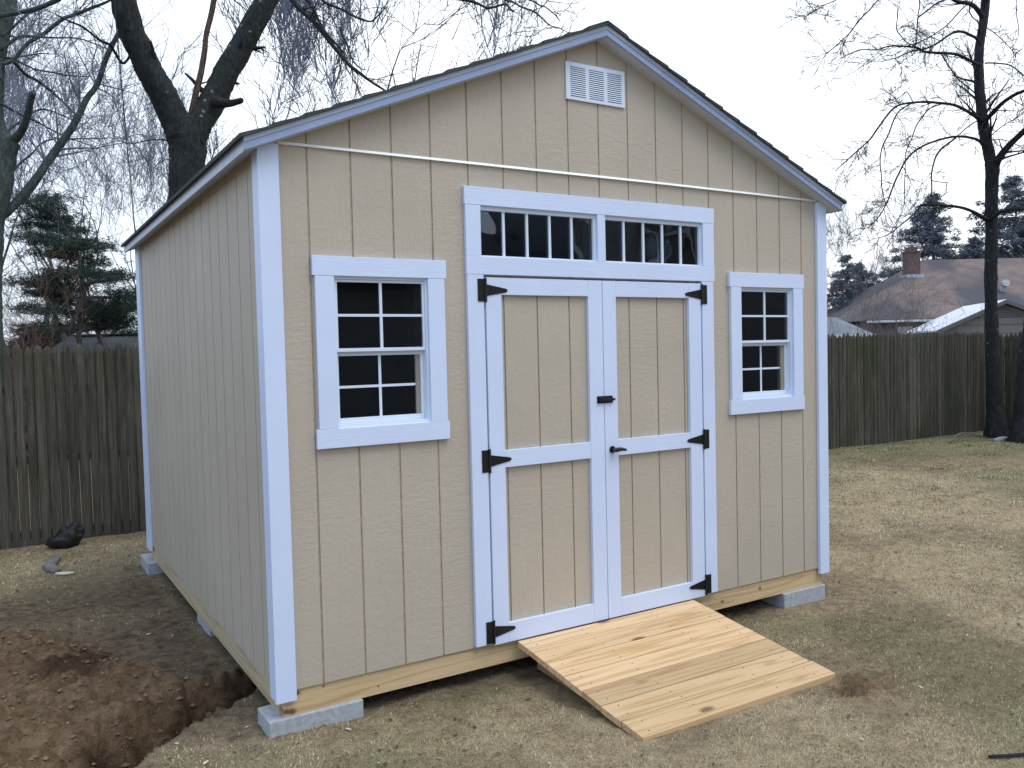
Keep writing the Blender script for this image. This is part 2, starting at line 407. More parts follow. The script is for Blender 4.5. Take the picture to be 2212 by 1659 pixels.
def grid_axis(lo, hi, step, far):
    a = list(np.arange(lo, hi, step)); s = step
    while a[-1] < far: s *= 1.13; a.append(a[-1]+s)
    s = step
    while a[0] > -far: s *= 1.13; a.insert(0, a[0]-s)
    return np.array(a)
gx = grid_axis(-2.3, 4.2, .019, 300); gy = grid_axis(-1.9, 4.9, .021, 300)
GX, GY = np.meshgrid(gx, gy); GZ = gheight(GX, GY)
far = sstep(25, 60, np.hypot(GX, GY)); GZ = GZ*(1-far) - .25*far
V = np.stack([GX.ravel(), GY.ravel(), GZ.ravel()], 1)
nx, ny = len(gx), len(gy)
ii = (np.arange(ny-1)[:, None]*nx + np.arange(nx-1)[None]).ravel()
F = np.stack([ii, ii+1, ii+nx+1, ii+nx], 1)
def ground_mat():
    m, nt, b, o = new_mat('winter_lawn_soil')
    v = coords(nt)
    fine = noise(nt, v, 95, 5, .7, .5); mid = noise(nt, v, 14, 5, .65, .6); bigg = noise(nt, v, 1.6, 4)
    th = ramp(nt, fine, [(.28, (.085, .067, .042)), (.5, (.34, .275, .17)), (.72, (.62, .52, .345))]).outputs[0]
    th2 = ramp(nt, mid, [(.3, (.16, .12, .08)), (.55, (.40, .315, .205)), (.75, (.53, .435, .295))]).outputs[0]
    c = mixc(nt, .5, th, th2)
    gr = N(nt, 'ShaderNodeAttribute', attribute_name='green'); grr = ramp(nt, fine, [(.3, (.07, .078, .038)), (.7, (.24, .24, .13))]).outputs[0]
    k = N(nt, 'ShaderNodeMath', operation='MULTIPLY'); k.inputs[1].default_value = .75; nt.links.new(gr.outputs['Fac'], k.inputs[0])
    c = mixc(nt, k.outputs[0], c, grr)
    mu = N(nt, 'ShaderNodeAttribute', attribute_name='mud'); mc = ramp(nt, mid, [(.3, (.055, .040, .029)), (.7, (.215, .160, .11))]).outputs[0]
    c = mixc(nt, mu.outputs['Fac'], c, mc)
    di = N(nt, 'ShaderNodeAttribute', attribute_name='dirt')
    dc = ramp(nt, mid, [(.28, (.040, .026, .016)), (.46, (.150, .098, .058)), (.72, (.30, .205, .125))]).outputs[0]
    dc = mixc(nt, .4, dc, ramp(nt, fine, [(.3, (.045, .029, .018)), (.7, (.27, .185, .115))]).outputs[0])
    psh = N(nt, 'ShaderNodeAttribute', attribute_name='pit_shade_patch')
    dc = mixc(nt, psh.outputs['Fac'], dc, ramp(nt, mid, [(.3, (.018, .012, .008)), (.7, (.075, .048, .029))]).outputs[0])
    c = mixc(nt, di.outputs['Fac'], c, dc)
    nt.links.new(c, b.inputs['Base Color']); b.inputs['Roughness'].default_value = .95; b.inputs['Specular IOR Level'].default_value = .1
    p = bump(nt, b, fine, .9, .012); bump(nt, b, mid, .8, .03, p)
    return m
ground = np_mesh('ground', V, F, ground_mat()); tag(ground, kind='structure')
for nm, fn in (('dirt', dirt_mask), ('pit_shade_patch', pit_shade_patch_mask), ('mud', mud_mask), ('green', green_mask)):
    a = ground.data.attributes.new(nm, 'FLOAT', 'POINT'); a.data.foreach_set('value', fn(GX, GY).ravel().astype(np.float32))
ground.data.polygons.foreach_set('use_smooth', [True]*len(ground.data.polygons))

# grass blades
W, D = 3.658, 3.658
def make_grass():
    n = 1100000
    az = RNG.uniform(YAW-.86, YAW+.86, n)
    u = RNG.random(n); d0, d1, k = 1.7, 19.0, .35
    d = (d0**k + u*(d1**k-d0**k))**(1/k)
    x = CAM.x+np.sin(az)*d; y = CAM.y+np.cos(az)*d
    keep = ~((x > .02) & (x < W-.02) & (y > .25) & (y < D+.1)) & (y < 5.15) & ~((x > 1.2) & (x < 2.47) & (y > -1.03) & (y < .1)) & (x < 14.4)
    keep &= RNG.random(n) > dirt_mask(x, y)*.97
    keep &= RNG.random(n) > np.clip(mud_mask(x, y)*1.0, 0, .97)
    keep &= RNG.random(n) < .55+.45*sstep(-.3, .3, fbm(x, y, 4.0, 3))
    x, y, d = x[keep], y[keep], d[keep]; n = len(x)
    z = gheight(x, y) - .003
    th = RNG.uniform(0, 2*np.pi, n); clump = vnoise(x, y, 3)*6; th = th*.55 + clump*2
    lean = np.clip(RNG.normal(1.05, .35, n), .1, 1.5)
    L = RNG.uniform(.006, .021, n)*(1+.5*sstep(4, 12, d)); wd = RNG.uniform(.0007, .0015, n)*(1+.30*(d-2).clip(0, 12))
    dx = np.cos(th)*np.sin(lean)*L; dy = np.sin(th)*np.sin(lean)*L; dz = np.cos(lean)*L + .004
    px, py = -np.sin(th)*wd, np.cos(th)*wd
    A = np.stack([x-px, y-py, z], 1); B = np.stack([x+px, y+py, z], 1); C = np.stack([x+dx, y+dy, z+dz], 1)
    Vv = np.empty((n*3, 3)); Vv[0::3] = A; Vv[1::3] = B; Vv[2::3] = C
    Ff = np.arange(n*3).reshape(n, 3)
    g = green_mask(x, y); isg = RNG.random(n) < (.18+.62*g)
    t = np.where(isg, RNG.uniform(.0, .3, n), RNG.uniform(.36, 1.0, n)**1.0)
    t = np.clip(t + fbm(x, y, 2, 3)*.12*(t > .35), 0, 1)
    m, nt, b, o = new_mat('straw_grass')
    a = N(nt, 'ShaderNodeAttribute', attribute_name='tone')
    r = ramp(nt, a.outputs['Fac'], [(0, (.07, .085, .036)), (.28, (.22, .24, .105)), (.36, (.15, .12, .072)), (.6, (.41, .345, .21)), (.85, (.56, .475, .31)), (1, (.70, .61, .44))])
    nt.links.new(r.outputs[0], b.inputs['Base Color']); b.inputs['Roughness'].default_value = .8; b.inputs['Specular IOR Level'].default_value = .15
    o_ = np_mesh('grass', Vv, Ff, m, tone=np.repeat(t, 3)); tag(o_, kind='stuff')
make_grass()

def leaf_litter():
    rg = np.random.default_rng(77); n = 5200
    az = rg.uniform(YAW-.75, YAW+.75, n); d = 1.9+(rg.random(n)**1.3)*11
    x = CAM.x+np.sin(az)*d; y = CAM.y+np.cos(az)*d
    k = ~((x > .0) & (x < W) & (y > .2)) & (y < 5.1) & ~((x > 1.2) & (x < 2.47) & (y > -1.03) & (y < .1)) & (x < 14)
    k &= rg.random(n) < (.35+.65*(x < 0)+.5*sstep(0, .3, fbm(x, y, 1.5, 3)))
    x, y = x[k], y[k]; n = len(x); z = gheight(x, y)+.008; a = rg.uniform(0, 6.28, n); L = rg.uniform(.004, .013, n)*(1+.06*d[k]); w = L*rg.uniform(.25, .6, n)
    c, s_ = np.cos(a), np.sin(a); t = rg.uniform(-.004, .006, n)
    Vv = np.stack([np.stack([x-c*L, y-s_*L, z], 1), np.stack([x+s_*w, y-c*w, z+t], 1), np.stack([x+c*L, y+s_*L, z+t*.5], 1), np.stack([x-s_*w, y+c*w, z+.002], 1)], 1).reshape(-1, 3)
    m, nt, b, o = new_mat('dead_leaf_bits'); at_ = N(nt, 'ShaderNodeAttribute', attribute_name='tone')
    nt.links.new(ramp(nt, at_.outputs['Fac'], [(0, (.035, .022, .015)), (.6, (.12, .075, .05)), (.9, (.26, .18, .12)), (1, (.5, .43, .33))]).outputs[0], b.inputs['Base Color']); b.inputs['Roughness'].default_value = .8
    tag(np_mesh('leaf_litter', Vv, np.arange(n*4).reshape(n, 4), m, tone=np.repeat(rg.random(n), 4)), kind='stuff')
def litter():
    """wood chips, dirt clods and dry leaves scattered on the lawn"""
    mb = MB(); mbc = MB()
    def gz1(x, y): return float(gheight(np.array([x]), np.array([y]))[0])
    for i in range(75):
        az = YAW+random.uniform(-.6, .6); d = random.uniform(2.3, 9)
        x = CAM.x+math.sin(az)*d; y = CAM.y+math.cos(az)*d
        if 0 < x < W and y > -.05: continue
        if y > 4.9: continue
        z = gz1(x, y)+.007; a = random.uniform(0, 6.28); L = random.uniform(.005, .016); w = random.uniform(.002, .005)
        c, s = math.cos(a), math.sin(a); t = random.uniform(-.003, .003)
        mb.hexa([(x-c*L+s*w, y-s*L-c*w, z), (x+c*L+s*w, y+s*L-c*w, z+t), (x+c*L-s*w, y+s*L+c*w, z+t), (x-c*L-s*w, y-s*L+c*w, z),
                 (x-c*L+s*w, y-s*L-c*w, z+.003), (x+c*L+s*w, y+s*L-c*w, z+t+.003), (x+c*L-s*w, y+s*L+c*w, z+t+.003), (x-c*L-s*w, y-s*L+c*w, z+.003)])
    tag(mb.build('wood_chips', simple('pale_chip', (.62, .56, .46), .8)), kind='stuff')
    for i in range(2600):
        x = random.uniform(-2.0, -.1); y = random.uniform(-.9, 2.4)
        if float(dirt_mask(np.array([x]), np.array([y]))[0]) < .5: continue
        r = .003+.018*random.random()**3; z = gz1(x, y)+r*.3
        P = []; 
        for sx, sy, sz in ((-1, 0, 0), (1, 0, 0), (0, -1, 0), (0, 1, 0), (0, 0, -1), (0, 0, 1)):
            P.append((x+sx*r*random.uniform(.6, 1.3), y+sy*r*random.uniform(.6, 1.3), z+sz*r*random.uniform(.5, .9)))
        mbc.add(P, [(0, 2, 5), (2, 1, 5), (1, 3, 5), (3, 0, 5), (2, 0, 4), (1, 2, 4), (3, 1, 4), (0, 3, 4)])
    tag(mbc.build('dirt_clods', simple('clod_soil', (.17, .12, .075), .95, var=.4, scale=12, bs=.8, bsc=80), smooth=False), kind='stuff')
litter(); leaf_litter()

# ------------------------------------------------------------------ shed
IN = .0254
SL, ZE = .4166, 2.388                 # roof slope and soffit height at the wall corner
def zroof(x): return ZE + SL*min(x, W-x)
shed = empty('shed', (0, 0, -.2))
tag(shed, 'tan grooved-siding garden shed with white trim and double doors on concrete blocks', 'shed')
SH = (0, 0, -.2)
def P(mb, name, mats, parent=shed, **k):
    """build with vertices given in world space under a parent at SH"""
    if parent is shed: mb.v = [(a, b, c+.2) for a, b, c in mb.v]
    else: mb.v = [(a, b, c+.2) for a, b, c in mb.v]
    return mb.build(name, mats, parent, **k)

def wall(name, xf, width, ztop, openings, g0, mats=(SIDING, GROOVE, DARKIN)):
    """grooved panel wall in local (u, z); xf maps (u, depth, z) to world. openings: (u0,u1,z0,z1)"""
    mb = MB(); gw, gd, th = .0095, .0048, .022
    cuts = {0.0, width}
    u = g0
    gr = []
    while u < width-.03:
        gr.append(u); cuts |= {u-gw/2, u+gw/2}; u += 8*IN
    for o in openings: cuts |= {o[0], o[1]}
    if ztop(width/2) > ztop(0)+.1: cuts.add(width/2)
    cuts = sorted(cuts)
    for a, b in zip(cuts[:-1], cuts[1:]):
        if b-a < 1e-4: continue
        m = (a+b)/2; isg = any(abs(m-g) < gw/2 for g in gr)
        f = gd if isg else 0; mb.mi = 1 if isg else 0
        zs = [(0, None)]
        spans = []; z = 0.0
        for o in sorted([o for o in openings if o[0]-1e-4 < m < o[1]+1e-4], key=lambda o: o[2]):
            spans.append((z, o[2])); z = o[3]
        spans.append((z, None))
        for z0, z1 in spans:
            if z1 is not None and z1-z0 < 1e-3: continue
            za = ztop(a) if z1 is None else z1; zb = ztop(b) if z1 is None else z1
            p = [(a, f, z0), (b, f, z0), (b, th, z0), (a, th, z0), (a, f, za), (b, f, zb), (b, th, zb), (a, th, za)]
            mb.hexa([xf(*q) for q in p])
    mb.mi = 0
    return P(mb, name, list(mats))
winL = (.300, .778, 1.150, 1.848); winR = (W-.778, W-.300, 1.150, 1.848)
TR1 = (1.064, 1.800, 1.960, 2.216); TR2 = (1.843, 2.578, 1.960, 2.216)
DOOR = (1.086, 2.550, -.001, 1.866)
wall('front_wall', lambda u, d, z: (u, d, z), W, lambda u: zroof(u)+.02, [winL, winR, TR1, TR2, DOOR], 8*IN)
wall('side_wall', lambda u, d, z: (0+d, .022+u, z), D-.044, lambda u: ZE+.012, [], .208)
wall('side_wall', lambda u, d, z: (W-d, D-.022-u, z), D-.044, lambda u: ZE+.012, [], .208)
wall('back_wall', lambda u, d, z: (W-u, D-d, z), W, lambda u: zroof(u)+.02, [], 8*IN)
mb = MB(); mb.box(.022, W-.022, .022, D-.022, -.012, .0); P(mb, 'floor', JOINT)
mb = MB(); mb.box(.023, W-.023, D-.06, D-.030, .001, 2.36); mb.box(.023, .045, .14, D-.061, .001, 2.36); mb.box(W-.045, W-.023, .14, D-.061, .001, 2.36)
P(mb, 'interior_shade_sheets', simple('shade_black', (.012, .012, .013), .9))  # added black sheets that darken the inside seen through the panes
# inner studs beside the windows and doors
mb = MB()
for x in (.722, 3.294, 1.735, 2.512): mb.box(x, x+.055, .036, .125, .0, 2.36 if x < 1 or x > 3 else 2.23)
P(mb, 'wall_studs', STUD)
# rim joists
mb = MB(); mb.box(.022, W-.030, .012, .050, -.117, -.003); P(mb, 'rim_joist', RIM_X)
mb = MB(); mb.box(.012, .050, .0505, D-.012, -.117, -.003); P(mb, 'rim_joist', RIM_Y)
mb = MB(); mb.box(W-.050, W-.012, .0505, D-.012, -.117, -.003); mb.box(W-.0295, W-.012, .0125, .050, -.117, -.003); P(mb, 'rim_joist', RIM_Y)
mb = MB()
for y in (.45, .9, 1.35, 1.8, 2.25, 2.7, 3.15, 3.6): mb.box(.051, W-.051, y, y+.038, -.116, -.013)
P(mb, 'floor_joists', JOINT)
# corner trim
def trim(name, boxes, mat=TRIM_V, parent=shed, bevel=.0015, label=None):
    mb = MB()
    for b in boxes: mb.box(*b)
    o = P(mb, name, mat, parent, bevel=bevel)
    if label: o['label'] = label
    return o
trim('corner_trim', [(-.020, .072, -.022, -.0005, -.040, ZE+.02)])
trim('corner_trim', [(-.0160, -.0005, .0045, .088, -.038, ZE-.006)])
trim('corner_trim', [(W-.070, W+.020, -.022, -.0005, -.038, ZE+.02)])
trim('corner_trim', [(W+.0005, W+.020, -.0003, .086, -.038, ZE-.006)])
trim('corner_trim', [(-.020, -.0005, D-.150, D+.003, -.036, ZE-.006)])
trim('corner_trim', [(-.020, .070, D+.0035, D+.022, -.036, ZE-.006)])
trim('corner_trim', [(W+.0005, W+.020, D-.09, D+.003, -.036, ZE-.006)])
# flashing strip over the doors
mb = MB()
def fl(x0, x1, z0, z1, pr=.014, h=.013):
    mb.hexa([(x0, -pr, z0-h/2), (x1, -pr, z1-h/2), (x1, -.0005, z1-h/2), (x0, -.0005, z0-h/2), (x0, -pr*.35, z0+h/2), (x1, -pr*.35, z1+h/2), (x1, -.0005, z1+h/2), (x0, -.0005, z0+h/2)])
fl(.0725, 2.25, 2.417, 2.422); fl(2.24, W-.0705, 2.4215, 2.418, .0165, .0135)
P(mb, 'flashing_strip', FLASH)

# roof
OV = .092; EO = .090
Y0, Y1 = -OV, D+OV
roof = MB()
TH = .052
xm = W/2
for sgn in (0, 1):
    xa = -EO+.012 if sgn == 0 else W+EO-.012
    za = ZE - SL*(EO-.012)
    zm_ = ZE + SL*xm
    ya, yb = Y0+.014, Y1-.014
    q = [(xa, ya, za), (xm, ya, zm_), (xm, yb, zm_), (xa, yb, za), (xa, ya, za+TH), (xm, ya, zm_+TH), (xm, yb, zm_+TH), (xa, yb, za+TH)]
    if sgn: q = [q[1], q[0], q[3], q[2], q[5], q[4], q[7], q[6]]
    roof.hexa(q)
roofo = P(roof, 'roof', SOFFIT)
# fascia: rakes and eaves
def rake(y0, y1, h0, h1, mat, ex, name):
    for s in (0, 1):
        m = MB(); xa = -ex; za = ZE-SL*ex; zz = ZE+SL*xm
        A = [(xa, za+h0), (xm, zz+h0), (xm, zz+h1), (xa, za+h1)]
        if s: A = [(W-x, z) for x, z in A][::-1]
        m.prism(A, y0, y1); P(m, name, mat, roofo)
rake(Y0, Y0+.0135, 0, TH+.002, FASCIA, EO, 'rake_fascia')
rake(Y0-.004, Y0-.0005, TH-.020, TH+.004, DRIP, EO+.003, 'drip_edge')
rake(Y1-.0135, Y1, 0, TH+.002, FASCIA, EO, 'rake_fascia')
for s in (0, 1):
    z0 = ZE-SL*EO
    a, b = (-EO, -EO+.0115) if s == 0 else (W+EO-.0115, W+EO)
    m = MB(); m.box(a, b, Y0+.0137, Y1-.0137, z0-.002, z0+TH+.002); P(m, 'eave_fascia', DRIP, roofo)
# shingles
sh = MB(); ns = 14; run = xm+EO+.022
for s in (0, 1):
    for k in range(ns):
        t0 = k/ns; t1 = (k+1.12)/ns
        xa = -EO-.022+run*t0; xb = min(-EO-.022+run*t1, xm+.004)
        za = ZE+SL*xa+TH+.004+.0085; zb = ZE+SL*xb+TH+.004+.001
        j = random.uniform(-.004, .004); ya, yb = Y0-.018+j, Y1+.012
        za += .001; q = [(xa, ya, za-.012), (xb, ya, zb-.004), (xb, yb, zb-.004), (xa, yb, za-.012), (xa, ya, za+.006), (xb, ya, zb+.004), (xb, yb, zb+.004), (xa, yb, za+.006)]
        if s: q = [(W-x, y, z) for x, y, z in q]; q = [q[1], q[0], q[3], q[2], q[5], q[4], q[7], q[6]]
        sh.hexa(q)
zt = ZE+SL*xm+TH+.004
for k in range(28):
    y = Y0-.014+k*.135; z = zt+.011+(.003 if k % 2 else 0)
    sh.hexa([(xm-.13, y, z-.054), (xm, y, z), (xm, y+.15, z), (xm-.13, y+.15, z-.054), (xm-.13, y, z-.047), (xm, y, z+.007), (xm, y+.15, z+.007), (xm-.13, y+.15, z-.047)])
    sh.hexa([(xm, y, z), (xm+.13, y, z-.054), (xm+.13, y+.15, z-.054), (xm, y+.15, z), (xm, y, z+.007), (xm+.13, y, z-.047), (xm+.13, y+.15, z-.047), (xm, y+.15, z+.007)])
P(sh, 'shingles', SHINGLE, roofo)

# gable vent
vx, vz = 1.615, 2.811
vent = MB(); VW, VH = .395, .197
cols = [(.029, .128), (.152, .251), (.276, .372)]; n = 15
us = [0]+[c for p in cols for c in p]+[VW]
for i in range(0, len(us), 2): vent.box(vx+us[i], vx+us[i+1], -.012, -.0005, vz, vz+VH)
for a, b in cols:
    vent.box(vx+a, vx+b, -.012, -.0005, vz, vz+.018); vent.box(vx+a, vx+b, -.012, -.0005, vz+VH-.018, vz+VH)
vo = P(vent, 'gable_vent', VINYL, bevel=.001)
lv = MB(); lv.mi = 0
for a, b in cols:
    for k in range(n):
        z = vz+.018+(VH-.036)*k/n; h = (VH-.036)/n
        x0, x1 = vx+a, vx+b
        zb_ = z+h*.40; lv.hexa([(x0, -.0150, zb_), (x1, -.0150, zb_), (x1, -.003, zb_), (x0, -.003, zb_), (x0, -.0115, z+h*1.0), (x1, -.0115, z+h*1.0), (x1, -.003, z+h*1.0), (x0, -.003, z+h*1.0)])
    lv.mi = 1; lv.box(vx+a, vx+b, -.0018, -.0008, vz+.018, vz+VH-.018); lv.mi = 0  # black sheet stands in for the shade behind the slats
P(lv, 'louvers', [VINYL, BLACKM], vo)

# windows
def window(W0, name='window'):
    x0, x1, z0, z1 = W0
    fr = MB()
    # outer vinyl frame
    e = .0008
    fr.box(x0+e, x0+.016, -.004, .06, z0+e, z1-e); fr.box(x1-.016, x1-e, -.004, .06, z0+e, z1-e)
    fr.box(x0+.016, x1-.016, -.004, .06, z1-.016, z1-e); fr.box(x0+.016, x1-.016, -.004, .06, z0+e, z0+.020)
    root = P(fr, name, VINYL, bevel=.001)
    a, b = x0+.0165, x1-.0165
    zm2 = 1.500
    def sash(y0, y1, za, zb, s, bot, top, nm):
        m = MB(); m.box(a, a+s, y0, y1, za, zb); m.box(b-s, b, y0, y1, za, zb)
        m.box(a+s, b-s, y0, y1, za, za+bot); m.box(a+s, b-s, y0, y1, zb-top, zb); P(m, nm, VINYL, root, bevel=.001)
        return a+s, b-s, za+bot, zb-top
    ga = sash(.004, .028, zm2+.001, z1-.0165, .010, .016, .012, 'upper_sash')
    gb = sash(.031, .055, z0+.0205, zm2+.012, .016, .024, .030, 'lower_sash')
    for (p, q, r, s), yy, off in ((ga, .014, 0), (gb, .046, .006)):
        m = MB(); m.box(p, q, yy, yy+.004, r, s); P(m, 'pane', GLASS, root)
        m = MB(); c = (p+q)/2; h = (r+s)/2; yf = yy-.007 if off == 0 else yy-.003
        m.box(c-.0065, c+.0065, yf, yy-.0004, r, s); m.box(p, c-.0066, yf, yy-.0004, h-.006, h+.006); m.box(c+.0066, q, yf, yy-.0004, h-.006, h+.006)
        P(m, 'grille', VINYL, root)
    y0, y1 = -.0225, -.0005
    tb = [('head_trim', (x0-.095, x1+.093, y0-.001, y1, 1.8445, 1.932), TRIM_H), ('sill_trim', (x0-.097, x1+.091, y0-.001, y1, 1.067, 1.1545), TRIM_H),
          ('side_trim', (x0-.084, x0+.004, y0, y1, 1.155, 1.844), TRIM_V), ('side_trim', (x1-.006, x1+.082, y0, y1, 1.155, 1.844), TRIM_V)]
    for nm, bx, mt in tb:
        m = MB(); m.box(*bx); P(m, nm, mt, root, bevel=.0015)
    return root
wL = window(winL); wL['label'] = 'window left of the doors'
wR = window(winR); wR['label'] = 'window right of the doors'

def transom():
    root = None
    tr = MB(); tr.box(.981, 2.662, -.0235, -.0005, 2.2135, 2.302); root = P(tr, 'transom_window', TRIM_H, bevel=.0015)
    for nm, bx, mt in (('lower_trim', (.984, 2.660, -.0235, -.0005, 1.871, 1.9595), TRIM_H), ('side_trim', (.985, 1.070, -.0225, -.0005, 1.960, 2.213), TRIM_V),
                       ('mullion', (1.795, 1.848, -.0225, -.0005, 1.960, 2.213), TRIM_V), ('side_trim', (2.571, 2.659, -.0225, -.0005, 1.960, 2.213), TRIM_V)):
        m = MB(); m.box(*bx); P(m, nm, mt, root, bevel=.0015)
    for x0, x1, z0, z1 in (TR1, TR2):
        e = .0008; m = MB()
        a, b, c, d = x0+.010, x1-.020, z0+.008, z1-.024
        m.box(x0+e, a, -.004, .05, z0+e, z1-e); m.box(b, x1-e, -.004, .05, z0+e, z1-e)
        m.box(a, b, -.004, .05, z0+e, c); m.box(a, b, -.004, .05, d, z1-e)
        P(m, 'frame', VINYL, root, bevel=.001)
        g = MB(); g.box(a, b, .012, .016, c, d); P(g, 'pane', GLASS_W, root)
        for k in range(1, 5):
            g = MB(); u = a+(b-a)*k/5+(.002); g.box(u-.0065, u+.0065, .002, .0115, c, d)
            P(g, 'grille_bar', VINYL, root)
transom()

# doors
trim('door_casing', [(.986, 1.079, -.0225, -.0005, .008, 1.8705)])
trim('door_casing', [(2.557, 2.650, -.0225, -.0005, .008, 1.8705)])
mb = MB(); mb.box(1.0795, 2.5565, .008, .021, 1.855, 1.8705); mb.box(1.0795, 1.086, .008, .021, .0, 1.855); mb.box(2.551, 2.5565, .008, .021, .0, 1.855); P(mb, 'door_stop', GROOVE)
def door(x0, x1, hinge_left):
    pl, pr = (x0+.090, x1-.094) if hinge_left else (x0+.091, x1-.096)
    mb = MB(); th = .020
    gs = [1.205, 1.408, 1.611] if hinge_left else [2.021, 2.224, 2.427]
    cuts = sorted([x0+.002, x1-.002]+[g+s*.00425 for g in gs for s in (-1, 1)])
    for a, b in zip(cuts[:-1], cuts[1:]):
        isg = any(abs((a+b)/2-g) < .004 for g in gs); mb.mi = 1 if isg else 0
        mb.box(a, b, .006 if isg else 0, th, .002, 1.855)
    d = P(mb, 'door', [SIDING, GROOVE]); d['label'] = 'left door' if hinge_left else 'right door'
    for nm, bx, mt in (('stile', (x0, pl, -.022, -.0005, -.002, 1.857), TRIM_V), ('stile', (pr, x1, -.022, -.0005, -.002, 1.857), TRIM_V),
                       ('rail', (pl+.0003, pr-.0003, -.0215, -.0005, 1.771, 1.857), TRIM_H), ('rail', (pl+.0003, pr-.0003, -.0215, -.0005, .896, .984), TRIM_H),
                       ('rail', (pl+.0003, pr-.0003, -.0215, -.0005, -.002, .097), TRIM_H)):
        m = MB(); m.box(*bx); P(m, nm, mt, d, bevel=.0015)
    for zc in (1.793, .9375, .068):
        s = 1 if hinge_left else -1; hx = x0-.004 if hinge_left else x1+.004
        m = MB()
        pa, pb = sorted((hx-s*.043, hx-s*.006)); m.box(pa, pb, -.0262, -.0228, zc-.056, zc+.056)
        m.cyl((hx, -.0285, zc-.060), (hx, -.0285, zc+.060), .0065, .0065, 10)
        t = [(hx+s*.006, zc-.029), (hx+s*.118, zc-.0095), (hx+s*.126, zc-.006), (hx+s*.130, zc), (hx+s*.126, zc+.006), (hx+s*.118, zc+.0095), (hx+s*.006, zc+.029)]
        if s < 0: t = t[::-1]
        m.prism(t, -.0262, -.0225)
        for bx_, bz in ((hx-s*.026, zc+.04), (hx-s*.026, zc), (hx-s*.026, zc-.04), (hx+s*.03, zc+.012), (hx+s*.03, zc-.012), (hx+s*.115, zc)):
            m.cyl((bx_, -.0262, bz), (bx_, -.0282, bz), .0038, .003, 8)
        P(m, 'hinge', BLACKM, d, bevel=.0005)
    return d
dl = door(1.0895, 1.8165, True); dr = door(1.8205, 2.5475, False)
m = MB(); m.box(1.768, 1.872, -.0262, -.0225, 1.190, 1.230); m.box(1.775, 1.868, -.036, -.0264, 1.197, 1.223)
m.cyl((1.80, -.031, 1.21), (1.885, -.031, 1.21), .0065, .0065, 8); P(m, 'barrel_bolt', BLACKM, dr, bevel=.001)
m = MB(); m.cyl((1.866, -.0225, .932), (1.866, -.030, .932), .021, .019, 18); m.cyl((1.866, -.030, .932), (1.866, -.052, .932), .010, .010, 12)
m.cyl((1.866, -.054, .932), (1.903, -.056, .934), .013, .011, 12); m.cyl((1.903, -.056, .934), (1.940, -.052, .927), .010, .007, 12)
m.cyl((1.866, -.054, .932), (1.850, -.054, .932), .013, .009, 12)
P(m, 'handle', BLACKM, dr, smooth=False, bevel=.0015)

# concrete blocks
def block(x0, x1, y0, y1, label, z0=-.24, z1=-.1175):
    o = empty('concrete_block', ((x0+x1)/2, (y0+y1)/2, z0)); bpy.data.objects.remove(o)
    m = MB(); cx, cy = (x0+x1)/2, (y0+y1)/2
    m.box(x0-cx, x1-cx, y0-cy, y1-cy, 0, z1-z0)
    o = m.build('concrete_block', CONC, bevel=.006); o.location = (cx, cy, z0)
    tag(o, label, 'concrete block', 'concrete blocks under the shed corners')
block(-.050, .388, -.006, .192, 'large grey concrete block under the near front corner of the shed')
block(3.255, 3.654, -.006, .192, 'grey concrete block under the right end of the shed front, beyond the wooden ramp')
block(-.052, .15, 3.44, 3.835, 'small grey concrete block at the far back corner of the left side wall')
block(.034, .24, 1.60, 1.99, 'grey concrete block half hidden under the middle of the left side wall')

# ------------------------------------------------------------------ ramp
ramp_o = empty('ramp', (1.84, -.5, -.17)); tag(ramp_o, 'new pine plank ramp sloping from the shed doors to the lawn', 'ramp')
def rz(y): return -.006 + (y+.024)*(.134/.979)
rl = Vector((1.84, -.5, -.17))
ys = [-.0245, -.137, -.282, -.430, -.576, -.720, -.858, -1.003]
for k in range(7):
    a, b = ys[k]-.003, ys[k+1]+.003
    xl = 1.227+random.uniform(-.003, .003); xr = 2.450+random.uniform(-.004, .004)
    if k == 6: xr = 2.462
    m = MB(); th = .030
    za, zb = rz(a)+random.uniform(-.001, .001), rz(b)
    q = [(xl, b, zb-th), (xr, b, zb-th), (xr, a, za-th), (xl, a, za-th), (xl, b, zb), (xr, b, zb), (xr, a, za), (xl, a, za)]
    cy, cz = (a+b)/2, (za+zb)/2
    m.hexa([(x-1.84, y-cy, z-cz) for x, y, z in q])
    m.mi = 1
    for x in (1.30, 1.60, 2.08, 2.36):
        for t in (.25, .75):
            y = a+(b-a)*t+random.uniform(-.008, .008); x_ = x+random.uniform(-.012, .012)
            zz = rz(y)+.0015
            m.cyl((x_-1.84, y-cy, zz-cz-.002), (x_-1.84, y-cy, zz-cz), .0036, .0036, 8)
    o = m.build('plank', [RAMPW, BLACKM], ramp_o, bevel=.004); o.location = Vector((1.84, cy, cz))-rl
for x in (1.32, 1.82, 2.32):
    m = MB(); m.hexa([(x, -.95, -.20), (x+.038, -.95, -.20), (x+.038, -.06, -.16), (x, -.06, -.16), (x, -.95, rz(-.95)-.031), (x+.038, -.95, rz(-.95)-.031), (x+.038, -.06, rz(-.06)-.031), (x, -.06, rz(-.06)-.031)])
    m.v = [(a-rl.x, b-rl.y, c-rl.z) for a, b, c in m.v]; m.build('stringer', JOINT, ramp_o)

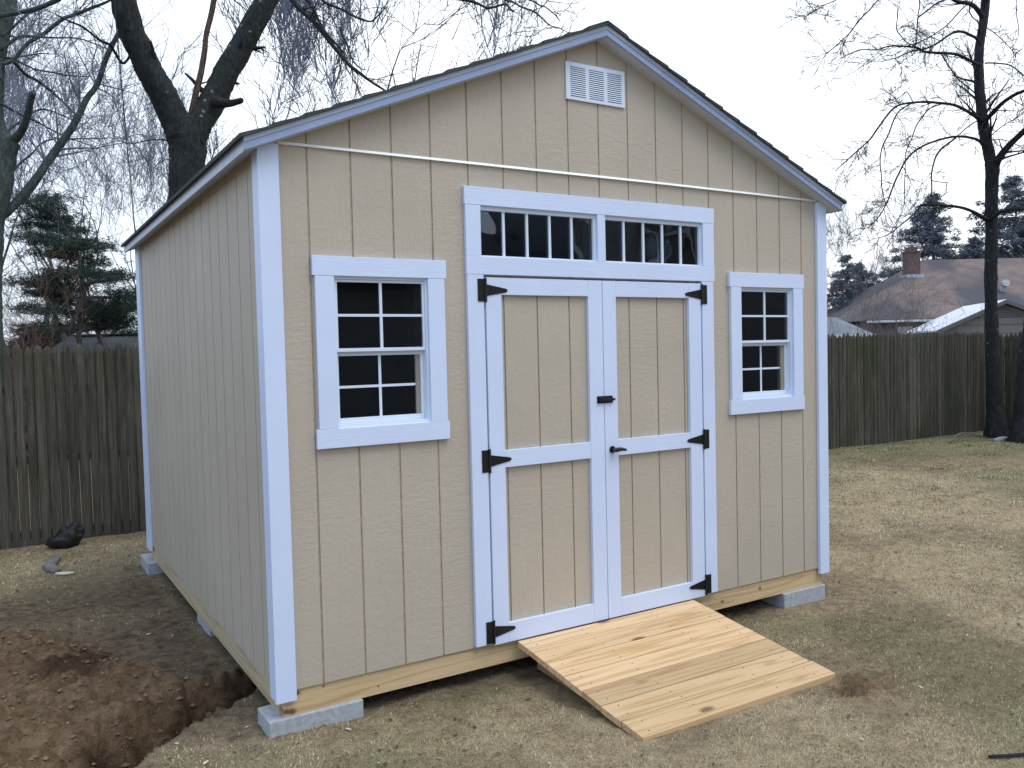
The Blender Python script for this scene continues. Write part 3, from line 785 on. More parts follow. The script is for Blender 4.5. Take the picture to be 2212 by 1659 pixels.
# ------------------------------------------------------------------ fences
def fence(name, A, B, label, top=1.63, bot=-.24, seed=1, notch=None, side=-1):
    rnd = random.Random(seed)
    A = Vector(A); B = Vector(B); L = (B-A).length; e = (B-A)/L; nrm = Vector((-e.y, e.x))*side   # toward the lawn
    root = empty(name, (A.x, A.y, -.2)); tag(root, label, 'fence', 'weathered stockade fences round the yard')
    s = 0.0; sec = 2.44; k = 0
    while s < L-.3:
        mb = MB(); end = min(s+sec, L); zt = top+rnd.uniform(-.02, .02)+.075*max(0, 1-s/14)*(L > 15); zb = bot+rnd.uniform(-.02, .02); lean = rnd.uniform(-.01, .01)
        p = s
        while p < end-.03:
            w = rnd.uniform(.072, .098); gap = rnd.uniform(.000, .005)
            if rnd.random() < .05: gap = .009
            h = zt+rnd.uniform(-.03, .02); mb.tone = min(1, max(0, rnd.gauss(.5, .24)))
            dep = rnd.uniform(.016, .030); tw = rnd.uniform(-.009, .009)
            c = p+w/2; r = (w-gap)/2; prof = []
            for j in range(7):
                t = math.pi*j/6; prof.append((-math.cos(t)*r, .006+math.sin(t)*dep+rnd.uniform(-.0015, .0015)))
            prof = [(-r, 0)]+prof+[(r, 0)]
            zs = [(zb-A.y*0, 1.0, 1.0), (h-.075, 1.0, 1.0), (h-.035, .68, .9), (h-.008, .25, .6), (h, .06, .3)]
            vs = []
            for z, sx, sy in zs:
                off = lean*(z-zb)+tw*(z-zb)
                for u, v in prof:
                    q = A + e*(c+u*sx+off) + nrm*(v*sy) - A
                    vs.append((q.x, q.y, z+.2))
            n_ = len(prof); fs = []
            for i in range(len(zs)-1):
                for j in range(n_): fs.append((i*n_+j, i*n_+(j+1) % n_, (i+1)*n_+(j+1) % n_, (i+1)*n_+j))
            fs.append(tuple(range((len(zs)-1)*n_, len(zs)*n_))); mb.add(vs, fs)
            p += w
        mb.tone = .3
        for zz in (.05, .75, 1.4):
            a0 = e*s - nrm*.002; a1 = e*end - nrm*.002; bk = -nrm*.04
            mb.hexa([(a0.x, a0.y, zz), (a1.x, a1.y, zz), (a1.x+bk.x, a1.y+bk.y, zz), (a0.x+bk.x, a0.y+bk.y, zz),
                     (a0.x, a0.y, zz+.07), (a1.x, a1.y, zz+.07), (a1.x+bk.x, a1.y+bk.y, zz+.07), (a0.x+bk.x, a0.y+bk.y, zz+.07)])
        mb.build('picket_panel', FENCE, root, tone=True, smooth=False)
        c0 = e*(end-.0)-nrm*.10; pm = MB(); pm.tone = .35
        pm.cyl((c0.x, c0.y, -.1), (c0.x, c0.y, zt+.1), .055, .05, 8); pm.build('post', FENCE, root, tone=True)
        s = end; k += 1
    return root
fence('fence', (-7.0, 5.42), (14.55, 4.96), 'long dark weathered picket fence behind the shed across the back of the yard', seed=4)
fence('fence', (14.58, 4.93), (14.58, -7.0), 'side picket fence with pointed tops beyond the dark tree at the right edge', top=1.62, seed=9)

# ------------------------------------------------------------------ trees
def smooth_path(pts, n=5):
    P_ = [Vector(p[:3]) for p in pts]; R = [p[3] for p in pts]; out = []; rr = []
    for i in range(len(P_)-1):
        p0 = P_[max(i-1, 0)]; p1 = P_[i]; p2 = P_[i+1]; p3 = P_[min(i+2, len(P_)-1)]
        for k in range(n):
            t = k/n
            out.append(.5*((2*p1)+(p2-p0)*t+(2*p0-5*p1+4*p2-p3)*t*t+(3*p1-p0-3*p2+p3)*t**3)); rr.append(R[i]+(R[i+1]-R[i])*t)
    out.append(P_[-1]); rr.append(R[-1]); return out, rr
class Segs:
    def __init__(s): s.a = []
    def seg(s, p, q, r0, r1): s.a.append((p[0], p[1], p[2], q[0], q[1], q[2], r0, r1))
    def mesh(s, name, mat, parent, origin):
        A = np.array(s.a); P0 = A[:, :3]-np.array(origin); P1 = A[:, 3:6]-np.array(origin); r0 = A[:, 6:7]; r1 = A[:, 7:8]
        d = P1-P0; d /= np.linalg.norm(d, axis=1, keepdims=True)+1e-9
        ref = np.where(np.abs(d[:, 2:3]) > .9, np.array([[1., 0, 0]]), np.array([[0, 0, 1.]]))
        u = np.cross(d, ref); u /= np.linalg.norm(u, axis=1, keepdims=True)+1e-9; w = np.cross(d, u)
        n = len(A); Vv = np.empty((n, 6, 3))
        for k in range(3):
            c, s_ = math.cos(2*math.pi*k/3), math.sin(2*math.pi*k/3)
            Vv[:, k] = P0+(u*c+w*s_)*r0; Vv[:, 3+k] = P1+(u*c+w*s_)*r1
        base = (np.arange(n)*6)[:, None]
        Ff = np.concatenate([base+np.array([[k, (k+1) % 3, 3+(k+1) % 3, 3+k]]) for k in range(3)], 0)
        return np_mesh(name, Vv.reshape(-1, 3), Ff, mat, parent)
def rvec(rnd): return Vector((rnd.gauss(0, 1), rnd.gauss(0, 1), rnd.gauss(0, 1)))
def fork(rnd, d, a):
    p = d.cross(rvec(rnd)).normalized(); return (d*math.cos(a)+p*math.sin(a)).normalized()
def twig(S, rnd, p, d, L, r, lvl, curl=.25, up=.0, kids=3, minr=.0012):
    n = 4 if lvl > 0 else 3; st = L/n; p = Vector(p); d = Vector(d).normalized()
    for i in range(n):
        d = (d+rvec(rnd)*curl*.4+Vector((0, 0, up))).normalized(); q = p+d*st
        ra = max(minr, r*(1-.75*i/n)); rb = max(minr*.8, r*(1-.75*(i+1)/n)); S.seg(p, q, ra, rb)
        if lvl > 0:
            for k in range(kids if i else 1):
                if rnd.random() < .42:
                    sd = fork(rnd, d, rnd.uniform(.45, .85))
                    twig(S, rnd, p.lerp(q, rnd.random()), sd, L*rnd.uniform(.35, .62), rb*.62, lvl-1, curl, up, kids, minr)
        p = q
def spawn(S, rnd, path, rad, n, L, lvl, t0=.15, up=0, curl=.3, kids=2, minr=.0012, side=.8):
    n = max(2, int(n*.5)); L = L*.8; curl = .2
    for k in range(n):
        t = t0+(1-t0)*rnd.random(); i = min(int(t*(len(path)-1)), len(path)-2)
        p = path[i].lerp(path[i+1], rnd.random()); d = (path[i+1]-path[i]).normalized()
        sd = fork(rnd, d, rnd.uniform(.5, 1.15)); twig(S, rnd, p, sd, L*rnd.uniform(.5, 1.2), max(rad[i]*.35, minr*1.6), lvl, curl, up, kids, minr)

def limbs_tree(name, label, limbs, depth, base_z, tw, barkm, twigm, seed, sides=10, wob=.12, group=None, extra=None):
    """limbs: (list of (X, Y, width px), depth drift at the tip, twig spec) in picture units, stood at its distance"""
    rnd = random.Random(seed); S = Segs(); mbs = []
    first = at(limbs[0][0][0][0], limbs[0][0][0][1], depth); org = Vector((first.x, first.y, base_z))
    root = empty(name, org); tag(root, label, 'tree', group)
    for li, (pts, drift, spec) in enumerate(limbs):
        w = []
        for i, (X, Y, wd) in enumerate(pts):
            t = i/(len(pts)-1); dd = depth+drift*t; p = at(X, Y, dd); w.append((p.x, p.y, p.z, wd/2*dd/FPX))
        if li == 0: w.insert(0, (w[0][0], w[0][1], base_z-.1, w[0][3]*1.35)); 
        path, rad = smooth_path(w, 16 if pts[0][2] > 24 else (6 if pts[0][2] > 6 else 4))
        if pts[0][2] < 30:
            k_ = .35*min(1, 10/pts[0][2])
            path = [p+Vector((mnoise.noise(p*1.7+Vector((li, 0, 0))), mnoise.noise(p*1.7+Vector((0, li, 0))), mnoise.noise(p*1.7+Vector((0, 0, li)))))*.10*k_*(1 if 0 < i < len(path)-1 else 0) for i, p in enumerate(path)]
        mb = MB(); n_ = sides if pts[0][2] > 8 else 6
        mb.tube([p-org for p in path], rad, n_ if pts[0][2] < 30 else 28, wob if pts[0][2] > 8 else .05)
        mb.build('trunk' if pts[0][2] > 24 else 'limb', barkm if not (spec and spec.get('mat')) else spec['mat'], root, smooth=True)
        if spec and spec.get('n'):
            spawn(S, rnd, path, rad, spec['n'], spec.get('L', .5), spec.get('lvl', 1), spec.get('t0', .15), spec.get('up', 0), spec.get('curl', .3), spec.get('kids', 2), tw)
    if extra: extra(S, rnd)
    if S.a: S.mesh('twigs', twigm, root, org)
    return root

# --- big forked tree behind the shed
def T(n, L=.5, lvl=1, **k): return dict(n=n, L=L, lvl=lvl, **k)
big = [
 ([(402, 520, 76), (402, 430, 73), (403, 350, 74), (402, 300, 80), (388, 262, 70)], 0, None),
 ([(395, 300, 60), (372, 245, 60), (352, 205, 58), (328, 160, 56), (305, 115, 53), (286, 75, 53), (272, 25, 54), (258, -40, 52), (240, -120, 48)], -.5, T(6, .5, 2)),
 ([(412, 305, 62), (432, 262, 56), (455, 225, 54), (478, 180, 52), (503, 132, 50), (530, 85, 48), (562, 25, 46), (596, -35, 44), (640, -110, 40)], .6, T(10, .6, 2)),
 ([(413, 252, 14), (424, 200, 14), (434, 160, 13), (443, 110, 12), (447, 75, 11), (458, 10, 12), (468, -50, 10)], .2, dict(n=3, L=.4, lvl=1, mat=STEM_RD)),
 ([(468, 222, 26), (490, 224, 18), (506, 222, 14), (522, 217, 12)], -.2, None),
 ([(598, -60, 16), (633, 0, 11), (673, 42, 11), (707, 82, 10), (737, 116, 9), (757, 142, 8), (797, 173, 6), (834, 199, 4)], -1.0, T(30, .7, 3, up=.02)),
 ([(640, -30, 8), (672, 10, 8), (690, 45, 7), (712, 80, 6), (740, 112, 5)], -.8, T(8, .6, 2)),
 ([(690, -40, 7), (700, 5, 6), (740, 20, 5), (775, 36, 5), (800, 42, 4), (820, 28, 3), (838, 14, 2)], -.9, T(10, .5, 2)),
 ([(735, 60, 5), (748, 95, 4), (765, 130, 3), (790, 150, 2)], -.9, T(6, .4, 2)),
 ([(300, 92, 6), (272, 135, 6), (250, 112, 6), (238, 97, 6), (214, 88, 5), (176, 59, 5), (147, 44, 4), (120, 30, 3)], -1.2, T(8, .6, 2)),
 ([(362, 304, 3), (320, 304, 2.5), (280, 309, 2), (256, 304, 1.5)], -.8, T(5, .3, 1)),
 ([(364, 345, 2.5), (350, 350, 2), (338, 358, 1.6), (325, 372, 1.2)], -.4, T(4, .3, 1)),
 ([(820, -40, 7), (880, -10, 7), (1010, 4, 6), (1040, 8, 6), (1060, 12, 5), (1092, 8, 5), (1110, 25, 4)], -2.2, T(18, .7, 2, up=-.05)),
 ([(1092, 0, 5), (1112, 10, 4.5), (1150, 25, 4), (1175, 45, 3), (1200, 60, 2.5), (1232, 70, 1.5)], -2.6, T(22, .45, 2, up=-.04)),
 ([(1110, -10, 4), (1150, 5, 4), (1180, 20, 3), (1210, 45, 2)], -2.6, T(16, .4, 2)),
 ([(560, 65, 4), (545, 40, 3), (520, 14, 2.5), (490, -10, 2)], .3, T(6, .4, 2)),
]
limbs_tree('forked_tree', 'massive dark forked tree rising behind the shed roof, its trunk splitting in a V', big, 10.6, -.25, .0024, BARK, TWIG, 3)

# --- left tree at the frame edge
lt = [
 ([(-30, 700, 62), (-25, 520, 56), (0, 420, 40), (12, 345, 38), (24, 306, 34)], 0, None),
 ([(22, 310, 30), (5, 285, 22), (-4, 235, 20), (-2, 150, 22), (4, 80, 30), (14, 20, 36), (22, -40, 36)], .4, T(8, .8, 2)),
 ([(24, 308, 22), (42, 290, 17), (55, 262, 15), (66, 225, 14), (73, 202, 13)], -.4, None),
 ([(-20, 478, 22), (18, 458, 19), (67, 402, 18), (98, 352, 17), (112, 335, 17), (150, 283, 15), (177, 235, 13), (190, 210, 12), (208, 185, 12), (228, 128, 11), (250, 85, 10), (268, 60, 9)], 1.0, T(34, 1.0, 2)),
 ([(-12, 34, 14), (12, 32, 10), (42, 27, 9), (71, 20, 9), (107, 6, 10), (135, -6, 9)], -.8, T(10, .8, 2)),
 ([(-5, 138, 9), (29, 131, 7), (60, 93, 8), (89, 74, 8), (131, 44, 8), (167, 31, 8), (200, 16, 7), (220, 8, 6), (238, 0, 5)], .8, T(24, .9, 2, up=-.02)),
 ([(0, 108, 9), (30, 86, 7), (54, 77, 6), (90, 79, 4), (130, 82, 3.5), (180, 86, 3), (230, 104, 2)], .6, T(20, .8, 2, up=-.04)),
 ([(2, 78, 7), (20, 66, 6), (54, 39, 5.5), (78, 26, 5), (100, 12, 5)], .2, T(12, .7, 2)),
 ([(-8, 122, 6), (0, 123, 5), (30, 131, 4.5), (71, 151, 4), (113, 158, 4), (143, 163, 3), (196, 165, 2)], .4, T(20, .7, 2, up=-.03)),
 ([(28, 133, 7), (51, 158, 7), (77, 171, 7), (107, 193, 6), (140, 225, 4), (175, 262, 2)], 1.2, T(20, .8, 2)),
 ([(-5, 222, 5), (40, 244, 4), (80, 262, 4), (120, 285, 3), (150, 300, 2)], 1.2, T(24, .9, 2)),
 ([(0, 300, 6), (40, 262, 5), (90, 240, 4), (140, 250, 3), (180, 268, 2)], 1.5, T(26, .9, 2)),
 ([(-10, 420, 8), (30, 370, 6), (60, 340, 5), (90, 310, 4), (140, 300, 3), (200, 320, 2)], 2.0, T(26, .9, 2)),
 ([(180, 232, 4), (165, 195, 3.5), (150, 160, 3), (140, 120, 2)], .4, T(12, .7, 2)),
 ([(208, 185, 3), (200, 150, 3), (205, 110, 2.5), (212, 95, 2)], .4, T(6, .4, 2)),
]
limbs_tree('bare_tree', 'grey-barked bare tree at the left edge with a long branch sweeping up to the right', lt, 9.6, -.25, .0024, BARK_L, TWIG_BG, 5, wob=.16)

# --- dark tree at the right
def r3(x, y, w): return (1474.7+x/3, y/3, w/3)
def R3(l): return [r3(*p) for p in l]
rt_ = [
 ([(2153, 930, 44), (2148, 850, 31), (2143, 740, 26.5), (2140, 640, 25), (2141, 540, 24.5), (2142, 440, 25), (2143, 380, 27), (2144, 350, 30)], 0, None),
 ([(2143, 362, 25), (2134, 322, 23), (2125, 280, 22), (2119, 220, 20.5), (2115, 170, 20), (2115, 120, 19.5), (2120, 70, 18.5), (2126, 20, 18), (2130, -40, 17), (2132, -110, 15)], .4, T(26, .8, 2, t0=.1)),
 (R3([(2010, 1080, 60), (2050, 1020, 44), (2110, 950, 40), (2212, 850, 38), (2330, 740, 34)]), -.6, T(16, .8, 2)),
 (R3([(1960, 800, 36), (1990, 755, 26), (2060, 680, 24), (2140, 620, 22), (2212, 590, 20), (2330, 560, 16)]), -1.2, T(16, .8, 2)),
 (R3([(1945, 110, 30), (1900, 60, 30), (1850, 25, 26), (1780, 0, 22), (1720, -12, 16)]), -.8, T(14, .8, 2)),
 (R3([(1720, -12, 12), (1640, 20, 11), (1590, 60, 11), (1540, 110, 11), (1525, 135, 10), (1518, 200, 9), (1510, 290, 8)]), -1.0, T(12, .6, 2)),
 (R3([(1930, 290, 22), (1900, 250, 20), (1860, 225, 18), (1800, 202, 17), (1740, 215, 15), (1650, 280, 14), (1580, 320, 12), (1480, 340, 10), (1380, 380, 7), (1290, 400, 4)]), -1.2, T(30, .7, 2, up=-.02)),
 (R3([(1925, 425, 26), (1895, 405, 22), (1850, 385, 20), (1760, 352, 18), (1580, 340, 15), (1510, 300, 13), (1350, 298, 10), (1250, 322, 8), (1150, 322, 6), (1050, 360, 4)]), -1.8, T(36, .8, 2, up=-.02)),
 (R3([(1510, 300, 9), (1450, 285, 8), (1400, 210, 7), (1390, 130, 6), (1400, 60, 5)]), -1.6, T(10, .6, 2)),
 (R3([(1940, 790, 34), (1910, 760, 26), (1860, 725, 20), (1780, 690, 18), (1680, 672, 16), (1500, 667, 14), (1400, 680, 12), (1330, 740, 12), (1250, 850, 12), (1200, 920, 9), (1080, 1030, 7), (985, 1110, 4)]), -1.6, T(60, .7, 2, up=-.02)),
 (R3([(1500, 667, 10), (1400, 735, 10), (1340, 860, 9), (1300, 950, 8), (1285, 1100, 8), (1290, 1240, 7), (1345, 1370, 5)]), -1.6, T(24, .6, 2)),
 (R3([(1490, 660, 6), (1445, 600, 6), (1390, 640, 5), (1320, 660, 4), (1290, 720, 3)]), -1.6, T(12, .5, 2)),
 (R3([(1680, 672, 9), (1600, 710, 8), (1520, 800, 8), (1480, 900, 7), (1440, 1000, 6), (1440, 1200, 6), (1430, 1350, 4), (1410, 1400, 2)]), -1.2, T(24, .6, 2)),
 (R3([(1960, 940, 30), (1930, 912, 20), (1880, 895, 16), (1780, 890, 15), (1620, 920, 13), (1530, 965, 12), (1450, 1040, 12), (1400, 1130, 11), (1350, 1250, 10), (1320, 1320, 9), (1270, 1410, 8), (1190, 1485, 6), (1115, 1490, 3)]), -1.4, T(50, .6, 2)),
 (R3([(1770, 893, 12), (1700, 940, 12), (1640, 1010, 11), (1615, 1100, 10), (1612, 1200, 10), (1610, 1310, 8)]), -1.0, T(20, .6, 2)),
 (R3([(1612, 1165, 6), (1700, 1180, 5), (1760, 1180, 3)]), -1.0, T(5, .4, 1)),
 (R3([(1975, 1430, 36), (1950, 1410, 28), (1880, 1370, 20), (1760, 1335, 18), (1600, 1325, 16), (1545, 1330, 14)]), -1.0, T(18, .6, 2)),
 (R3([(1550, 1330, 9), (1430, 1450, 8), (1290, 1530, 6), (1200, 1570, 3)]), -1.4, T(22, .5, 2)),
 (R3([(1990, 1430, 30), (2020, 1400, 20), (2080, 1370, 16), (2212, 1365, 14), (2330, 1400, 10)]), -.8, T(8, .6, 2)),
 (R3([(1905, 630, 10), (1840, 565, 9), (1780, 500, 9), (1680, 355, 8)]), -.6, T(16, .6, 2)),
 (R3([(1920, 780, 9), (1770, 890, 7)]), -.4, T(5, .4, 1)),
 (R3([(1920, 155, 8), (1870, 100, 8), (1860, 50, 7), (1880, 0, 7)]), -.3, T(6, .4, 1)),
 (R3([(1845, 30, 9), (1740, 130, 8), (1640, 215, 8), (1550, 262, 7), (1450, 295, 5), (1340, 370, 3)]), -1.0, T(46, .5, 2)),
 (R3([(1300, -60, 9), (1265, 0, 9), (1200, 65, 9), (1120, 165, 8), (1050, 240, 8), (960, 320, 7), (925, 352, 4)]), -2.6, T(26, .6, 2, up=-.02)),
 (R3([(1090, -60, 7), (1000, 0, 7), (900, 30, 6), (860, 60, 6), (800, 105, 5), (710, 102, 2)]), -2.8, T(24, .5, 2)),
 (R3([(1530, -60, 9), (1530, 0, 8), (1525, 120, 8)]), -1.0, T(6, .6, 2)),
 (R3([(1960, 410, 10), (2050, 415, 9), (2130, 430, 9), (2212, 490, 9)]), -.8, T(14, .6, 2)),
 (R3([(1970, 180, 7), (2040, 230, 6), (2120, 310, 5), (2160, 370, 4)]), -.8, T(12, .5, 2)),
 (R3([(1970, 655, 6), (2060, 600, 6), (2150, 540, 4)]), -.8, T(8, .5, 2)),
 (R3([(2150, -30, 5), (2170, 150, 5), (2172, 250, 4), (2120, 320, 3)]), -1, T(12, .5, 2)),
 (R3([(1985, 890, 7), (2060, 820, 6), (2140, 770, 5), (2212, 735, 4)]), -.8, T(18, .5, 2)),
 (R3([(2000, 910, 7), (2100, 910, 6), (2212, 965, 5)]), -.8, T(14, .5, 2)),
]
limbs_tree('bare_tree', 'black-limbed bare tree with drooping branches standing by the fence at the right', rt_, 14.4, -.2, .0036, BARK_R, TWIG, 8, group=None)
# leaning trunk at the very edge
lean = [([(2216, 930, 56), (2220, 850, 46), (2224, 780, 42), (2236, 690, 40), (2250, 560, 36), (2262, 420, 30), (2270, 280, 26), (2276, 60, 20)], 0, None)]
limbs_tree('bare_tree', 'second thick leaning trunk cut by the right edge of the photo', lean, 13.6, -.2, .002, BARK_R, TWIG, 12)

# --- background bare trees (shared meshes)
def bg_variant(seed, H, spread, stems, up, lvl=3):
    rnd = random.Random(seed); S = Segs(); mb = MB()
    def br(p, d, L, r, l):
        n = 5; pts = [(p.x, p.y, p.z, r)]; q = p.copy()
        for i in range(n):
            d = (d+rvec(rnd)*.13+Vector((0, 0, up*.12))).normalized(); q = q+d*(L/n); pts.append((q.x, q.y, q.z, r*(1-.14*(i+1))))
        path, rad = smooth_path(pts, 2)
        if r > .012: mb.tube(path, rad, 6, .1, caps=False)
        else:
            for a in range(len(path)-1): S.seg(path[a], path[a+1], max(rad[a], .004), max(rad[a+1], .0035))
        if l > 0:
            k = rnd.choice((2, 3, 3)) if l > 1 else 4
            for j in range(k):
                i = len(path)-1 if j < 2 else rnd.randrange(len(path)//2, len(path))
                sd = (fork(rnd, d, rnd.uniform(.3, .62)*(.7+spread))+Vector((0, 0, .16*up))).normalized()
                sd.z = max(sd.z, .28); br(path[i], sd, L*rnd.uniform(.55, .8), rad[i]*rnd.uniform(.55, .75), l-1)
            for j in range(2 if l < 3 else 1):
                i = rnd.randrange(2, len(path)); fd = fork(rnd, d, rnd.uniform(.5, .9)); fd.z = abs(fd.z); twig(S, rnd, path[i], fd, L*.45, .009, 1, .18, .05, 2, .0052)
        else:
            for j in range(2):
                i = rnd.randrange(1, len(path)); fd = fork(rnd, d, rnd.uniform(.2, .6)); fd.z = max(fd.z, .2); twig(S, rnd, path[i], fd, L*.9, .010, 1, .16, .10, 2, .0052)
    for s in range(stems):
        a = rnd.uniform(0, 6.28); br(Vector((0, 0, -.2)), Vector((math.cos(a)*.14*(stems > 1), math.sin(a)*.14*(stems > 1), 1)), H*.34, H*.0135, 4)
    return mb, S
bgv = []
def bg_proto(seed, H, spread, stems, up):
    mb, S = bg_variant(seed, H, spread, stems, up)
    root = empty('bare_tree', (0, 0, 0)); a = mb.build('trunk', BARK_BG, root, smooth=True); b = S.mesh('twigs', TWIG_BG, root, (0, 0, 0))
    return root
protos = [bg_proto(21, 10, .36, 1, 1.0), bg_proto(22, 10, .45, 2, .8), bg_proto(23, 10, .30, 1, 1.3), bg_proto(24, 10, .5, 3, .5)]
used = [False]*4
def bg_tree(v, X, dep, H, label, rot, group):
    global used
    if not used[v]: r = protos[v]; used[v] = True
    else:
        src = protos[v]; r = src.copy(); col.objects.link(r)
        for ch in list(src.children):
            c = ch.copy(); col.objects.link(c); c.parent = r
    lat = (X-CX)/FPX*dep
    r.location = plan(lat, dep, -.25); r.rotation_euler = (0, 0, rot); s = H/10; r.scale = (s, s, s)
    tag(r, label, 'tree', group)
BGL = 'bare winter trees beyond the back fence'
spots = [
 (1, -60, 18, 11.5, 'bare grey tree far left behind the fence, mostly cut by the left edge'),
 (3, 110, 30, 15, 'hazy bare tree whose twigs fill the sky above the white pine'),
 (1, 214, 17, 9.2, 'bare tree with forked trunk just right of the white pine trunk'),
 (2, 262, 19, 9.6, 'slim bare tree close to the back left corner of the shed'),
 (0, 310, 27, 11, 'distant bare tree below the swaying cable beside the shed eave'),
 (3, 350, 34, 12, 'farthest bare tree low behind the shed eave'),
 (2, 520, 17, 12.4, 'bare tree with upright twigs behind the right fork of the big tree'),
 (0, 655, 24, 13.0, 'bare tree whose fine twigs show over the lower roof slope'),
 (2, 930, 17, 13.9, 'bare tree with twigs like a fan over the upper roof slope'),
 (3, 1040, 20, 15.2, 'bare tree with dense bluish twigs nearest the roof peak'),
 (3, 1800, 55, 12, 'distant bare tree just right of the shed corner'),
 (1, 1920, 62, 9.5, 'low purple-grey bare tree between the dark conifers'),
]
for i, (v, X, dep, H, lab) in enumerate(spots): bg_tree(v, X, dep, H, lab, i*1.9, BGL)

# --- needles
def needles(n, sample, rnd, L=.1, w=.004, down=0):
    """numpy needle triangles around sampled points"""
    pts = np.array([sample(rnd) for _ in range(n)]); return pts
def needle_mesh(name, C, mat, parent, L, w, per, droop=.0, seed=0, tonec=None):
    g = np.random.default_rng(seed); n = len(C); C = np.repeat(C, per, 0); m = len(C)
    d = g.normal(size=(m, 3)); d[:, 2] = d[:, 2]*.6-droop; d /= np.linalg.norm(d, axis=1, keepdims=True)
    s = np.cross(d, g.normal(size=(m, 3))); s /= np.linalg.norm(s, axis=1, keepdims=True)
    ln = g.uniform(.5, 1.1, (m, 1))*L; st = C+g.normal(size=(m, 3))*L*.25
    Vv = np.empty((m*3, 3)); Vv[0::3] = st-s*w; Vv[1::3] = st+s*w; Vv[2::3] = st+d*ln
    tone = np.repeat(np.clip(g.normal(.45, .2, m), 0, 1), 3)
    return np_mesh(name, Vv, np.arange(m*3).reshape(m, 3), mat, parent, tone)

# white pine at the left
def white_pine():
    rnd = random.Random(31); dep = 15.0
    z5 = lambda x, y: (x*.1488, 493.7+y*.1488)
    base = at(172, 742, dep); org = Vector((base.x, base.y, -.25)); root = empty('white_pine', org)
    tag(root, 'dark green white pine with layered horizontal boughs behind the left fence', 'pine tree')
    tp = [(171, 745, 11), (173, 690, 10.5), (177, 628, 9.5), (173, 570, 8), (160, 530, 6), (140, 490, 4.5), (118, 450, 3), (108, 428, 1.5)]
    w = [(*at(X, Y, dep), r/2*dep/FPX) for X, Y, r in tp]; w.insert(0, (w[0][0], w[0][1], -.3, w[0][3]*1.2))
    path, rad = smooth_path(w, 4); mb = MB(); mb.tube([p-org for p in path], rad, 8, .08); mb.build('trunk', BARK_BG, root, smooth=True)
    pads = [(450, 120, 1270, 260, 230), (550, 350, 1180, 430, 130), (1180, 505, 1480, 500, 80), (600, 680, 1200, 690, 100), (1350, 680, 1880, 730, 200),
            (200, 770, 1150, 900, 160), (520, 930, 920, 1040, 120), (340, 1170, 1000, 1190, 130), (1480, 1080, 1990, 1140, 230), (1350, 1280, 1900, 1430, 380),
            (1180, 1120, 1480, 1180, 150), (1700, 940, 1990, 970, 160), (850, 230, 1400, 300, 120), (480, -60, 1200, 60, 160), (500, -190, 1050, -90, 150), (560, -300, 950, -210, 140), (590, -400, 820, -330, 110),
            (640, -470, 760, -410, 60), (350, 1440, 1050, 1470, 160), (900, 1040, 1150, 1100, 120), (1200, 1400, 1500, 1450, 130), (900, 600, 1150, 640, 60), (1500, 1250, 1750, 1200, 160)]
    C = []; bm = MB()
    for k, (x0, y0, x1, y1, th) in enumerate(pads):
        dd0 = dep+rnd.uniform(-.9, .9)
        cx_, cy_ = (x0+x1)/2, (y0+y1)/2
        X, Y = z5(cx_, cy_+th*.25); tipx = x0 if abs(x0-1150) > abs(x1-1150) else x1
        Xt, Yt = z5(tipx, y0 if tipx == x0 else y1)
        j = min(range(len(path)), key=lambda i: abs((path[i]-at(*z5(1150, cy_+60), dep)).length))
        p0 = path[j]; p1 = at(X, Y, dd0); p2 = at(Xt, Yt, dd0)
        pp, rr = smooth_path([(*p0, .035), (*p1, .022), (*p2, .006)], 4); bm.tube([q-org for q in pp], rr, 5, .05)
        nc = max(4, int((x1-x0)*th/9500)+3)
        for c_ in range(nc):
            t = rnd.random(); x = x0+(x1-x0)*t; y = y0+(y1-y0)*t+rnd.gauss(0, th*.20)*(1-.5*abs(2*t-1)**2)
            X, Y = z5(x, y); cc_ = at(X, Y, dd0+rnd.gauss(0, .45))-org; sx = rnd.uniform(.10, .27); sz = rnd.uniform(.02, .055)
            j2 = min(range(len(pp)), key=lambda i: (pp[i]-org-cc_).length); bm.tube([pp[j2]-org, cc_], [.008, .004], 3, 0)
            for i in range(int(24*sx/.25)):
                C.append(cc_+Vector((rnd.gauss(0, sx), rnd.gauss(0, sx), rnd.gauss(0, sz)+.03*rnd.random())))
    bm.build('bough', BARK_BG, root, smooth=True)
    C = np.array([tuple(c) for c in C])
    needle_mesh('needles', C, PINE, root, .10, .006, 15, -.1, 5)
white_pine()

# spruces at the right (shared meshes)
def conifer_proto(name, seed, H, R, mat, dens, droop=.25, ragged=.25):
    rnd = random.Random(seed); root = empty(name, (0, 0, 0)); C = []
    mb = MB(); mb.tube([Vector((0, 0, -.3)), Vector((0, 0, H*.5)), Vector((0, 0, H*.98))], [H*.017, H*.01, .01], 7); mb.build('trunk', BARK_BG, root)
    z = H*.06; bb = MB()
    while z < H*.98:
        t = z/H; rr = R*(1-t)**.85*(1+rnd.uniform(-ragged, ragged))+.12
        nb = 7 if t < .8 else 5
        for k in range(nb):
            a = rnd.uniform(0, 6.28); L = rr*rnd.uniform(.6, 1.15); dz = rnd.uniform(-.1, .1)
            n = int(L*dens)+4
            tip = Vector((math.cos(a)*L, math.sin(a)*L, z+dz-droop*L+.12*L)); bb.tube([Vector((0, 0, z)), tip], [.03, .01], 3)
            for i in range(n):
                u = rnd.random()**.75; wd = (1-u)*.25*L+.08
                C.append((math.cos(a)*L*u+rnd.gauss(0, wd*.45), math.sin(a)*L*u+rnd.gauss(0, wd*.45), z+dz-droop*L*u**1.5+.15*L*u*u+rnd.gauss(0, .09)))
        z += H*rnd.uniform(.024, .042)
    bb.build('boughs', BARK_BG, root)
    needle_mesh('needles', np.array(C), mat, root, .26, .030, 9, .1, seed)
    return root
sp = conifer_proto('spruce', 41, 11, 7.6, SPRUCE, 13)
